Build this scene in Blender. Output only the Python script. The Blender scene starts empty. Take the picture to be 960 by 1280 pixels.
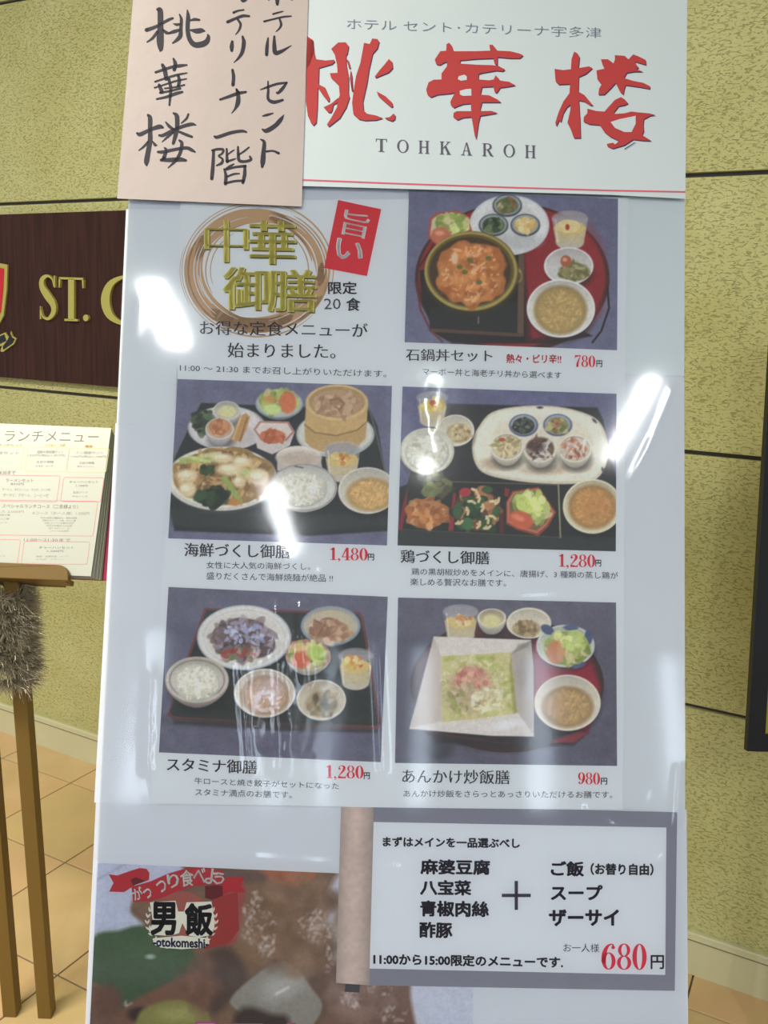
import bpy, bmesh, math, random
import numpy as np
from mathutils import Vector, Matrix
from mathutils.geometry import tessellate_polygon

SC = bpy.context.scene
COL = SC.collection
random.seed(7)

# ------------------------------------------------------------------ camera
F_PX, PITCH, ROLL, EYE = 1110.9, 0.199, 0.0419, 1.38
def raw(v):
    x, y, z = v
    c, s = math.cos(ROLL), math.sin(ROLL); x, y = c*x - s*y, s*x + c*y
    c, s = math.cos(PITCH), math.sin(PITCH)
    return Vector((x, c*z + s*y, -s*z + c*y))
EYEP = Vector((0, 0, EYE))
def ray(px, py): return raw(((px-480)/F_PX, (640-py)/F_PX, 1.0))
cam = bpy.data.cameras.new('camera'); camo = bpy.data.objects.new('camera', cam); COL.objects.link(camo)
r_, u_, b_ = raw((1,0,0)), raw((0,1,0)), -raw((0,0,1))
camo.matrix_world = Matrix(((r_.x,u_.x,b_.x,0),(r_.y,u_.y,b_.y,0),(r_.z,u_.z,b_.z,EYE),(0,0,0,1)))
cam.sensor_fit = 'VERTICAL'; cam.sensor_height = 24; cam.lens = F_PX/1280*24
cam.clip_start = 0.05
SC.camera = camo

# ------------------------------------------------------------------ world, lights, exposure
SC.view_settings.view_transform = 'Standard'; SC.view_settings.look = 'None'
SC.view_settings.exposure = 0.68; SC.view_settings.gamma = 1.0
SC.cycles.use_denoising = True
SC.cycles.max_bounces = 6
SC.cycles.transparent_max_bounces = 8
w = bpy.data.worlds.new('hall_light'); SC.world = w; w.use_nodes = True
w.node_tree.nodes['Background'].inputs[0].default_value = (0.95, 0.97, 1.0, 1)
w.node_tree.nodes['Background'].inputs[1].default_value = 0.45
# tube lamps under the ceiling: centre x, y, size x, size y, power, colour
LAMPS = [(-1.35, .55, .9, .16, 40, (1.0, .93, .78), 'ceiling lamp nearest the stuccoed wall on the left'),
         (-.93, -.98, .08, .42, 9, (.95, .97, 1.0), 'short ceiling tube lamp left above the poster stand'),
         (.14, -1.9, .05, 1.0, 14, (.93, 1.0, .95), 'ceiling tube lamp in the middle of the hall'),
         (1.05, -1.7, .05, .8, 11, (.95, .98, 1.0), 'ceiling tube lamp on the right of the hall'),
         (-.7, -3.2, .08, 1.2, 14, (.90, .94, 1.0), 'farthest ceiling tube lamp at the back of the hall')]
for x_, y_, sx_, sy_, pw_, c_, lab_ in LAMPS:
    l = bpy.data.lights.new('tube_light', 'AREA'); l.shape = 'RECTANGLE'; l.size, l.size_y = sx_, sy_; l.energy = pw_; l.color = c_
    o = bpy.data.objects.new('tube_light', l); COL.objects.link(o); o.location = (x_, y_, 2.75)

# ------------------------------------------------------------------ helpers
def lin(c): return tuple((v/255/12.92 if v/255 <= .04045 else ((v/255+.055)/1.055)**2.4) for v in c)
INK_K = 1.30                                         # paper that reads 206 in the photograph has albedo about 0.8
def ink(c): return tuple(min(.93, v*INK_K) for v in lin(c))
MATS = {}
def mat(name, col, rough=.6, metal=0, spec=.3, noise=None, bump=None, attr=None, coat=0):
    """principled; noise=(scale, amount, second colour), bump=(scale, strength, distance)"""
    if name in MATS: return MATS[name]
    m = bpy.data.materials.new(name); m.use_nodes = True; nt = m.node_tree
    p = nt.nodes['Principled BSDF']
    p.inputs['Base Color'].default_value = (*col, 1); p.inputs['Roughness'].default_value = rough
    p.inputs['Metallic'].default_value = metal; p.inputs['Specular IOR Level'].default_value = spec
    p.inputs['Coat Weight'].default_value = coat
    tc = nt.nodes.new('ShaderNodeTexCoord')
    if attr:
        a = nt.nodes.new('ShaderNodeAttribute'); a.attribute_name = attr
        nt.links.new(a.outputs['Color'], p.inputs['Base Color'])
    if noise:
        n = nt.nodes.new('ShaderNodeTexNoise'); n.inputs['Scale'].default_value = noise[0]; n.inputs['Detail'].default_value = 6
        mp = nt.nodes.new('ShaderNodeMapping'); mp.inputs['Scale'].default_value = noise[3] if len(noise) > 3 else (1,1,1)
        nt.links.new(tc.outputs['Object'], mp.inputs[0]); nt.links.new(mp.outputs[0], n.inputs['Vector'])
        r = nt.nodes.new('ShaderNodeValToRGB'); r.color_ramp.elements[0].position = .5-noise[1]; r.color_ramp.elements[1].position = .5+noise[1]
        r.color_ramp.elements[0].color = (*noise[2], 1); r.color_ramp.elements[1].color = (*col, 1)
        nt.links.new(n.outputs['Fac'], r.inputs[0]); nt.links.new(r.outputs[0], p.inputs['Base Color'])
    if bump:
        n = nt.nodes.new('ShaderNodeTexNoise'); n.inputs['Scale'].default_value = bump[0]; n.inputs['Detail'].default_value = 5
        nt.links.new(tc.outputs['Object'], n.inputs['Vector'])
        b = nt.nodes.new('ShaderNodeBump'); b.inputs['Strength'].default_value = bump[1]; b.inputs['Distance'].default_value = bump[2]
        nt.links.new(n.outputs['Fac'], b.inputs['Height']); nt.links.new(b.outputs[0], p.inputs['Normal'])
    MATS[name] = m; return m
def inkm(rgb): return mat('ink_%d_%d_%d' % tuple(rgb), ink(rgb), rough=.55, spec=.25)

def link(o, parent=None, label=None, cat=None, group=None, kind=None):
    COL.objects.link(o)
    if parent is not None: o.parent = parent
    if label: o['label'] = label
    if cat: o['category'] = cat
    if group: o['group'] = group
    if kind: o['kind'] = kind
    return o
def mesh_obj(name, vs, fs, m, parent=None, smooth=False, **k):
    me = bpy.data.meshes.new(name); me.from_pydata([tuple(v) for v in vs], [], fs)
    me.materials.append(m); me.update()
    if smooth: me.polygons.foreach_set('use_smooth', [True]*len(me.polygons))
    return link(bpy.data.objects.new(name, me), parent, **k)
def bm_obj(name, bm, m, parent=None, smooth=False, bevel=0, **k):
    if bevel:
        bmesh.ops.bevel(bm, geom=bm.edges[:], offset=bevel, segments=2, affect='EDGES', profile=.6)
    bmesh.ops.recalc_face_normals(bm, faces=bm.faces[:])
    me = bpy.data.meshes.new(name); bm.to_mesh(me); bm.free(); me.materials.append(m)
    if smooth: me.polygons.foreach_set('use_smooth', [True]*len(me.polygons))
    return link(bpy.data.objects.new(name, me), parent, **k)
def empty(name, loc=(0,0,0), mtx=None, **k):
    o = bpy.data.objects.new(name, None); o.empty_display_size = .1
    if mtx is not None: o.matrix_world = mtx
    else: o.location = loc
    return link(o, **k)
def box(bm, x0, x1, y0, y1, z0, z1):
    vs = [bm.verts.new(p) for p in ((x0,y0,z0),(x1,y0,z0),(x1,y1,z0),(x0,y1,z0),(x0,y0,z1),(x1,y0,z1),(x1,y1,z1),(x0,y1,z1))]
    for f in ((0,3,2,1),(4,5,6,7),(0,1,5,4),(1,2,6,5),(2,3,7,6),(3,0,4,7)): bm.faces.new([vs[i] for i in f])
    return vs
def prism(bm, pts, z0, z1):
    """closed outline pts (x, y) extruded from z0 to z1"""
    a = [bm.verts.new((x, y, z0)) for x, y in pts]; b = [bm.verts.new((x, y, z1)) for x, y in pts]
    n = len(pts)
    for i in range(n): bm.faces.new((a[i], a[(i+1)%n], b[(i+1)%n], b[i]))
    for t in tessellate_polygon([[Vector((x, y, 0)) for x, y in pts]]):
        bm.faces.new([b[i] for i in t]); bm.faces.new([a[i] for i in reversed(t)])
def frame(o, x, y, z): # matrix from origin and three axes
    return Matrix(((x.x,y.x,z.x,o.x),(x.y,y.y,z.y,o.y),(x.z,y.z,z.z,o.z),(0,0,0,1)))

# planes: a plane is (matrix, inverse); pl(P, px, py) gives its local x, y
class Plane:
    def __init__(s, o, x, y):
        s.o, s.x, s.y = o, x.normalized(), y.normalized(); s.n = s.x.cross(s.y); s.M = frame(s.o, s.x, s.y, s.n)
    def at(s, px, py, off=0):
        d = ray(px, py); t = ((s.o + s.n*off - EYEP).dot(s.n))/d.dot(s.n); p = EYEP + d*t - s.o
        return (p.dot(s.x), p.dot(s.y))
    def grid(s, X, Y):
        c, sn = math.cos(ROLL), math.sin(ROLL); x = (X-480)/F_PX; y = (640-Y)/F_PX
        x, y = c*x - sn*y, sn*x + c*y
        c, sn = math.cos(PITCH), math.sin(PITCH); D = np.stack([x, c + sn*y, -sn + c*y], -1)
        n = np.array(s.n); t = ((s.o-EYEP).dot(s.n))/(D@n); P = D*t[..., None] + np.array(EYEP-s.o)
        return P@np.array(s.x), P@np.array(s.y)

# ------------------------------------------------------------------ setting
WA, WD = 0.4823, 1.38*1.38
WDIR = Vector((math.cos(WA), -math.sin(WA), 0)); WN = Vector((math.sin(WA), math.cos(WA), 0))
WALL = Plane(WN*WD, WDIR, Vector((0,0,1)))           # normal points to the room: x cross z
SEAM0, STEP = 1.38*1.2378, 1.38*.394
stone = bpy.data.materials.new('stucco_panel'); stone.use_nodes = True
def build_stone(m):
    nt = m.node_tree; p = nt.nodes['Principled BSDF']; N = nt.nodes.new; L = nt.links.new
    p.inputs['Roughness'].default_value = .85; p.inputs['Specular IOR Level'].default_value = .15
    tc = N('ShaderNodeTexCoord')
    n1 = N('ShaderNodeTexNoise'); n1.inputs['Scale'].default_value = 5; n1.inputs['Detail'].default_value = 4
    L(tc.outputs['Object'], n1.inputs['Vector'])
    r = N('ShaderNodeValToRGB'); e = r.color_ramp.elements
    e[0].position = .3; e[0].color = (.53, .515, .215, 1); e[1].position = .7; e[1].color = (.61, .60, .285, 1)
    L(n1.outputs['Fac'], r.inputs[0])
    # trowel scratches: stretched noise pinched to thin dark pits
    mp = N('ShaderNodeMapping'); mp.inputs['Scale'].default_value = (1, 2.2, 1); mp.inputs['Rotation'].default_value = (0, 0, .15)
    L(tc.outputs['Object'], mp.inputs[0])
    n2 = N('ShaderNodeTexNoise'); n2.inputs['Scale'].default_value = 105; n2.inputs['Detail'].default_value = 5; n2.inputs['Roughness'].default_value = .65; n2.inputs['Distortion'].default_value = .8
    L(mp.outputs[0], n2.inputs['Vector'])
    cr = N('ShaderNodeValToRGB'); c = cr.color_ramp.elements; c[0].position = .34; c[0].color = (0,0,0,1); c[1].position = .46; c[1].color = (1,1,1,1)
    L(n2.outputs['Fac'], cr.inputs[0])
    n3 = N('ShaderNodeTexNoise'); n3.inputs['Scale'].default_value = 300; n3.inputs['Detail'].default_value = 3
    L(tc.outputs['Object'], n3.inputs['Vector'])
    ad = N('ShaderNodeMath'); ad.operation = 'MULTIPLY_ADD'; ad.inputs[1].default_value = .35
    L(n3.outputs['Fac'], ad.inputs[0]); L(cr.outputs[0], ad.inputs[2])
    b = N('ShaderNodeBump'); b.inputs['Strength'].default_value = .9; b.inputs['Distance'].default_value = .0016
    L(ad.outputs[0], b.inputs['Height']); L(b.outputs[0], p.inputs['Normal'])
    mx = N('ShaderNodeMixRGB'); mx.blend_type = 'MULTIPLY'; mx.inputs[0].default_value = .5
    sc = N('ShaderNodeValToRGB'); s = sc.color_ramp.elements; s[0].position = .30; s[0].color = (.60,.52,.42,1); s[1].position = .40; s[1].color = (1,1,1,1)
    L(n2.outputs['Fac'], sc.inputs[0])
    L(r.outputs[0], mx.inputs[1]); L(sc.outputs[0], mx.inputs[2]); L(mx.outputs[0], p.inputs['Base Color'])
build_stone(stone)
joint = mat('panel_joint', (.11, .10, .10), .9)
bm = bmesh.new(); box(bm, -4.2, 2.6, 0, 3.0, -.16, -.014)
wall = bm_obj('wall_back', bm, joint, kind='structure'); wall.matrix_world = WALL.M
sx = WALL.at(500, 600)[0]
for k in range(-3, 3):
    z0 = SEAM0 + k*STEP; z1 = z0 + STEP; z0 = max(z0, 0); z1 = min(z1, 3.0)
    for a, b in ((sx-2.4, sx-.006), (sx+.006, sx+1.8), (sx-4.2, sx-2.412)):
        bm = bmesh.new(); box(bm, a, b, z0+.0045, z1-.0045, -.013, 0)
        bm_obj('stucco_panel', bm, stone, wall, bevel=.0022)
bbm = mat('baseboard_vinyl', (.68, .66, .42), .45, noise=(6, .25, (.62, .60, .38)))
bm = bmesh.new()
prof = [(.0, 0), (.012, 0), (.012, .083), (.0135, .0845), (.0135, .086), (.012, .087), (.012, .098), (.0095, .1015), (0, .1015)]
va = [[bm.verts.new((x, z, y)) for y, z in prof] for x in (-4.2, 2.6)]
for i in range(len(prof)): j = (i+1) % len(prof); bm.faces.new((va[0][i], va[0][j], va[1][j], va[1][i]))
bm.faces.new(va[0]); bm.faces.new(list(reversed(va[1])))
base = bm_obj('baseboard_back', bm, bbm, kind='structure'); base.matrix_world = WALL.M @ Matrix.Translation((0, 0, .0008))
bm = bmesh.new(); box(bm, -4.2, 2.6, .0835, .0862, .0125, .0142)
bm_obj('lip_groove', bm, mat('lip_dark', (.28,.25,.16), .6), base)

TA, TS, OA, OB = 1.0944, .2177*1.38, 1.6323*1.38, 1.2912*1.38
grout = mat('grout', (.17, .15, .12), .9)
bm = bmesh.new(); box(bm, -4, 4, -4.5, 4.6, -.1, -.004)
floor = bm_obj('floor', bm, grout, kind='structure')
ea, eb = Vector((-math.sin(TA), math.cos(TA), 0)), Vector((math.cos(TA), math.sin(TA), 0))
tile_cols = [((.76,.53,.28), (.66,.45,.22)), ((.73,.54,.29), (.64,.45,.22)), ((.78,.50,.28), (.68,.49,.24)), ((.72,.52,.25), (.64,.48,.24))]
tmats = [mat('floor_tile_%d' % i, a, .38, spec=.4, noise=(7, .2, b), bump=(40, .1, .001)) for i, (a, b) in enumerate(tile_cols)]
bm = bmesh.new(); h = TS/2 - .0021; box(bm, -h, h, -h, h, -.008, 0)
bmesh.ops.bevel(bm, geom=[e for e in bm.edges if all(v.co.z > -.001 for v in e.verts)], offset=.001, segments=1, affect='EDGES')
me0 = bpy.data.meshes.new('tile'); bm.to_mesh(me0); bm.free()
tmesh = []
for m in tmats:
    q = me0.copy(); q.materials.append(m); tmesh.append(q)
for i in range(-12, 14):
    for j in range(-12, 14):
        c = ea*(OA - (i+.5)*TS) + eb*(OB - (j+.5)*TS)
        if c.y < .55 or c.y > 3.9 or abs(c.x) > 1.75 or c.dot(WN) > WD + .05: continue
        o = bpy.data.objects.new('tile', tmesh[(i*7+j*3) % 4]); o.location = c; o.rotation_euler[2] = TA
        link(o, floor)
bm = bmesh.new(); box(bm, -4, 4, -4.5, 4.6, 2.8, 2.9)
# ceiling lies above everything; lamps hang just below it
bm_obj('ceiling', bm, mat('ceiling_board', (.72,.72,.70), .9), kind='structure')
for x_, y_, sx_, sy_, pw_, c_, lab_ in LAMPS:
    t = empty('ceiling_lamp', (x_, y_, 2.79), label=lab_, cat='lamp')
    bm = bmesh.new(); box(bm, -sx_/2-.03, sx_/2+.03, -sy_/2-.03, sy_/2+.03, -.035, .009)
    bm_obj('lamp_housing', bm, mat('lamp_white', (.8,.8,.8), .5), t, bevel=.004)
# unseen far end of the hall, with added glowing strips for streaks in the film
bm = bmesh.new(); box(bm, -4, 4, -6.2, -6.0, 0, 2.8); bm_obj('wall_front', bm, mat('hall_wall', (.33,.28,.22), .8), kind='structure')
pane = bpy.data.materials.new('glint_glow'); pane.use_nodes = True; q_ = pane.node_tree.nodes['Principled BSDF']
q_.inputs['Emission Color'].default_value = (.72, .84, 1, 1); q_.inputs['Emission Strength'].default_value = 7
for i, (x, wd) in enumerate(((-2.15, .22), (-1.0, .2), (-.55, .1), (.25, .16), (1.3, .2), (2.5, .2))):
    bm = bmesh.new(); box(bm, x-wd/2-.04, x+wd/2+.04, -6.0, -5.97, 1.2, 2.7); f_ = bm_obj('glow_panel_%d' % (i+1), bm, mat('glow_panel_trim', (.1,.09,.08), .5), kind='structure')
    bm = bmesh.new(); box(bm, x-wd/2, x+wd/2, -5.969, -5.965, 1.25, 2.65); bm_obj('pane', bm, pane, f_)
# ------------------------------------------------------------------ the poster stand and the plane its sheets lie in
LEAN = math.radians(16.5)
BH = Vector((1, -.01, 0)).normalized(); BU = Vector((.01*math.sin(LEAN), math.sin(LEAN), math.cos(LEAN))).normalized()
d = ray(480, 640)
BO = EYEP + d*(1.0/d.y)                              # a point of the front face, a metre off
BD = Plane(BO, BH, BU)
BASEB = -(BO.z-.02)/BU.z
CR = (0, 0, 1)                                       # crop frame: (origin x, origin y, scale) of the figures that follow
def P(x, y): return BD.at(CR[0]+x/CR[2], CR[1]+y/CR[2])
def flat(name, polys, m, parent, z, **k):
    """polygons given in crop figures, laid flat in the board's plane at height z"""
    vs, fs = [], []
    for pg in polys:
        q = [P(x, y) for x, y in pg]; n0 = len(vs); vs += [(a, b, z) for a, b in q]
        for t in tessellate_polygon([[Vector((a, b, 0)) for a, b in q]]):
            t = list(t); A, B, C = (q[i] for i in t)
            if (B[0]-A[0])*(C[1]-A[1])-(B[1]-A[1])*(C[0]-A[0]) < 0: t.reverse()
            fs.append([n0+i for i in t])
    return mesh_obj(name, vs, fs, m, parent, **k)
def smooth(pts, n=6):
    """catmull-rom through (x, y, w) points"""
    p = [np.array(q, float) for q in pts]
    if len(p) < 3: return [tuple(p[0]+(p[1]-p[0])*t/n) for t in range(n+1)]
    p = [2*p[0]-p[1]] + p + [2*p[-1]-p[-2]]; out = []
    for i in range(1, len(p)-2):
        a, b, c, d_ = p[i-1:i+3]
        for t in np.linspace(0, 1, n, endpoint=False):
            out.append(tuple(.5*((2*b)+(c-a)*t+(2*a-5*b+4*c-d_)*t*t+(3*b-a-3*c+d_)*t**3)))
    out.append(tuple(p[-2])); return out
def stroke(pts, n=6, cap=True):
    """outline polygon of a brush stroke: (x, y, width) points"""
    s = smooth(pts, n); L, R = [], []
    for i, (x, y, w_) in enumerate(s):
        a, b = s[max(i-1, 0)], s[min(i+1, len(s)-1)]; dx, dy = b[0]-a[0], b[1]-a[1]; l = math.hypot(dx, dy) or 1
        nx, ny = -dy/l, dx/l; w_ = max(w_, .3)/2; L.append((x+nx*w_, y+ny*w_)); R.append((x-nx*w_, y-ny*w_))
    def capf(i, j, sg):
        x, y, w_ = s[i]; dx, dy = s[i][0]-s[j][0], s[i][1]-s[j][1]; l = math.hypot(dx, dy) or 1; w_ = max(w_, .3)/2
        a0 = math.atan2(dy, dx); return [(x+math.cos(a0+sg*t)*w_*.9, y+math.sin(a0+sg*t)*w_*.9) for t in (1.0, .35, -.35, -1.0)]
    return L + (capf(-1, -2, 1) if cap else []) + R[::-1] + (capf(0, 1, 1) if cap else [])
def strokes_quads(lst, n=6):
    """stroke() outlines cut into quads so that curls never upset the tessellation"""
    out = []
    for pts in lst:
        o = stroke(pts, n, False); h_ = len(o)//2; Lp, Rp = o[:h_], o[h_:][::-1]
        for i in range(h_-1): out.append([Lp[i], Lp[i+1], Rp[i+1], Rp[i]])
        for e in (0, -1):
            x, y, w_ = pts[e]; w_ = max(w_, .3)/2
            out.append([(x+math.cos(t)*w_, y+math.sin(t)*w_) for t in np.linspace(0, 2*math.pi, 10, endpoint=False)])
    return out

# text from Blender's own built-in font, as flat meshes
_tc = {}
def text_raw(s, off):
    c = bpy.data.curves.new('text', 'FONT'); c.body = s; c.size = 1; c.offset = off; c.resolution_u = 2
    o = bpy.data.objects.new('text', c); COL.objects.link(o)
    dg = bpy.context.evaluated_depsgraph_get(); dg.update(); e = o.evaluated_get(dg); me = e.to_mesh()
    v = np.zeros(len(me.vertices)*3); me.vertices.foreach_get('co', v); v = v.reshape(-1, 3)[:, :2]
    f = [list(p.vertices) for p in me.polygons]; ar = sum(p.area for p in me.polygons); e.to_mesh_clear()
    bpy.data.objects.remove(o); bpy.data.curves.remove(c)
    return v, f, ar
def text_norm(s, off):
    if (s, off) in _tc: return _tc[(s, off)]
    v, f, ar = text_raw(s, off)
    if off:                                         # thinned outlines sometimes tangle: then keep the plain ones
        v0, f0, ar0 = text_raw(s, 0)
        if abs(v.max(0)-v0.max(0)).max() > .04 or abs(v.min(0)-v0.min(0)).max() > .04 or not .5*ar0 < ar < ar0*(1+off*4): v, f = v0, f0
    lo, hi = v.min(0), v.max(0)
    nv = (v-lo)/(hi-lo); nv[:, 1] = 1-nv[:, 1]
    _tc[(s, off)] = (nv, f, hi-lo); return _tc[(s, off)]
STY = {'reg': (0, [(0,0)]), 'thin': (-.012, [(0,0)]), 'mincho': (-.006, [(-.016,0),(0,0),(.016,0)]),
       'ming2': (-.018, [(-.030,0),(-.010,0),(.010,0),(.030,0)]),
       'bold': (0, [(-.022,0),(.022,0),(0,.02),(0,-.02),(0,0)]), 'heavy': (0, [(-.04,0),(.04,0),(0,.036),(0,-.036),(.028,.028),(-.028,-.028),(.028,-.028),(-.028,.028)])}
def text_uv(name, s, O, U, V, rgb, parent, z, sty='reg', plane=None, **k):
    off, sh = STY[sty]; nv, f, size = text_norm(s, off); pl = plane or BD
    em = 1/size                                     # one em in normalised units
    vs, fs = [], []
    for (dx, dy) in sh:
        u = nv[:, 0]+dx*em[0]; v = nv[:, 1]+dy*em[1]
        X = CR[0]+(O[0]+u*U[0]+v*V[0])/CR[2]; Y = CR[1]+(O[1]+u*U[1]+v*V[1])/CR[2]
        A, B = pl.grid(X, Y); n0 = len(vs); vs += [(a, b, z) for a, b in zip(A, B)]; fs += [[n0+i for i in q] for q in f]
    return mesh_obj(name, vs, fs, inkm(rgb), parent, **k)
def T(name, s, x0, yt, x1, yb, rgb, parent, z, sty='reg', sl=.03, **k):
    return text_uv(name, s, (x0, yt), (x1-x0, (x1-x0)*sl), (0, yb-yt), rgb, parent, z, sty, **k)

# Didone-like glyphs: polygons in a box, x right 0..w, y down 0..1
def ring(cx, cy, rx, ry, ix, iy, n=28):
    out = []
    for i in range(n):
        a, b = 2*math.pi*i/n, 2*math.pi*(i+1)/n
        out.append([(cx+rx*math.cos(a), cy+ry*math.sin(a)), (cx+rx*math.cos(b), cy+ry*math.sin(b)), (cx+ix*math.cos(b), cy+iy*math.sin(b)), (cx+ix*math.cos(a), cy+iy*math.sin(a))])
    return out
def R4(x0, y0, x1, y1): return [(x0, y0), (x1, y0), (x1, y1), (x0, y1)]
def disc(cx, cy, r, ry=None): return [(cx+r*math.cos(t), cy+(ry or r)*math.sin(t)) for t in np.linspace(0, 2*math.pi, 14, endpoint=False)]
def SQ(*l): return [[(x/100, y/100) for x, y in q] for q in strokes_quads([[(x*100, y*100, w*100) for x, y, w in q] for q in l], 5)]
six = ring(.29, .67, .26, .33, .11, .29) + SQ([(.10,.68,.17),(.12,.40,.17),(.22,.15,.12),(.36,.035,.05),(.46,.06,.06)]) + [disc(.46, .15, .07)]
GL = {'0': (.58, ring(.29, .5, .27, .5, .10, .465)), '8': (.58, ring(.29, .25, .23, .25, .105, .215) + ring(.29, .73, .27, .27, .13, .235)),
 '6': (.58, six), '9': (.58, [[(.58-x, 1-y) for x, y in q] for q in six]),
 '1': (.46, [R4(.15,.02,.32,.98), R4(.02,.95,.44,1), [(.02,.13),(.16,.08),(.22,0),(.30,0),(.30,.2),(.02,.18)]]),
 '2': (.58, SQ([(.10,.24,.07),(.13,.10,.05),(.28,.03,.06),(.42,.12,.15),(.43,.30,.17),(.28,.55,.10),(.10,.80,.06),(.05,.92,.04)]) + [disc(.13,.26,.08), [(.03,.86),(.2,.84),(.40,.90),(.50,.86),(.55,.74),(.57,.76),(.52,1),(.03,1)]]),
 '4': (.58, [R4(.31,0,.47,.98), R4(.22,.95,.55,1), R4(.01,.70,.57,.76), [(.31,0),(.38,.08),(.07,.74),(.01,.74)]]),
 '7': (.56, [[(.06,0),(.55,0),(.55,.06),(.05,.17)], [(.05,0),(.09,0),(.09,.25),(.04,.25)]] + SQ([(.50,.06,.05),(.36,.40,.10),(.27,.72,.17),(.26,.92,.18)])),
 ',': (.30, [disc(.13, .93, .075)] + SQ([(.19,.93,.05),(.18,1.04,.05),(.08,1.14,.02)])), '.': (.28, [disc(.13, .93, .075)]),
 'T': (.72, [R4(.28,.03,.44,.97), R4(.18,.95,.54,1), R4(.02,0,.70,.05), [(.02,.0),(.07,.03),(.05,.24),(.02,.24)], [(.65,.03),(.70,0),(.70,.24),(.67,.24)]]),
 'O': (.78, ring(.39, .5, .37, .51, .24, .46)), 'H': (.78, [R4(.10,.03,.24,.97), R4(.54,.03,.68,.97), R4(.03,0,.31,.05), R4(.03,.95,.31,1), R4(.47,0,.75,.05), R4(.47,.95,.75,1), R4(.2,.47,.6,.53)]),
 'K': (.76, [R4(.10,.03,.24,.97), R4(.03,0,.31,.05), R4(.03,.95,.31,1), R4(.46,0,.72,.05), R4(.46,.95,.76,1), [(.57,.03),(.64,.03),(.24,.60),(.24,.50)], [(.33,.44),(.45,.34),(.72,.97),(.54,.97)]]),
 'A': (.78, [[(.36,0),(.41,0),(.18,.97),(.12,.97)], [(.36,0),(.44,0),(.70,.97),(.53,.97)], R4(.02,.95,.28,1), R4(.46,.95,.77,1), R4(.22,.62,.56,.67)]),
 'R': (.76, [R4(.10,.03,.24,.97), R4(.03,0,.31,.05), R4(.03,.95,.31,1), [(.30,.46),(.45,.46),(.72,.97),(.54,.97)], R4(.60,.95,.76,1)] + SQ([(.20,.025,.05),(.42,.035,.06),(.55,.14,.13),(.55,.34,.14),(.42,.46,.06),(.20,.49,.05)])),
 'C': (.78, SQ([(.68,.30,.05),(.58,.09,.06),(.40,.025,.06),(.18,.18,.11),(.10,.5,.14),(.18,.82,.12),(.42,.975,.06),(.60,.90,.05),(.70,.72,.03)]) + [[(.64,.02),(.70,0),(.70,.34),(.64,.28)]]),
 'S': (.60, SQ([(.50,.26,.03),(.44,.10,.04),(.28,.03,.06),(.12,.12,.13),(.12,.28,.16),(.28,.46,.19),(.46,.64,.17),(.48,.82,.14),(.32,.965,.07),(.14,.92,.04),(.06,.74,.03)]) + [[(.49,.02),(.53,.02),(.54,.28),(.50,.28)], [(.05,.70),(.08,.70),(.09,.98),(.05,.98)]])}
def serif_polys(s, x0, yt, x1, yb, sl=.03, gap=.0):
    w_ = sum(GL[c][0] for c in s)+gap*(len(s)-1); out = []; cx = 0
    for c in s:
        gw, pg = GL[c]
        for q in pg: out.append([((x0+(cx+x)/w_*(x1-x0)), yt+y*(yb-yt)+(cx+x)/w_*(x1-x0)*sl) for x, y in q])
        cx += gw+gap
    return out
def serif(name, s, x0, yt, x1, yb, rgb, parent, z, sl=.03, gap=0, **k):
    return flat(name, serif_polys(s, x0, yt, x1, yb, sl, gap), inkm(rgb), parent, z, **k)

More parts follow.
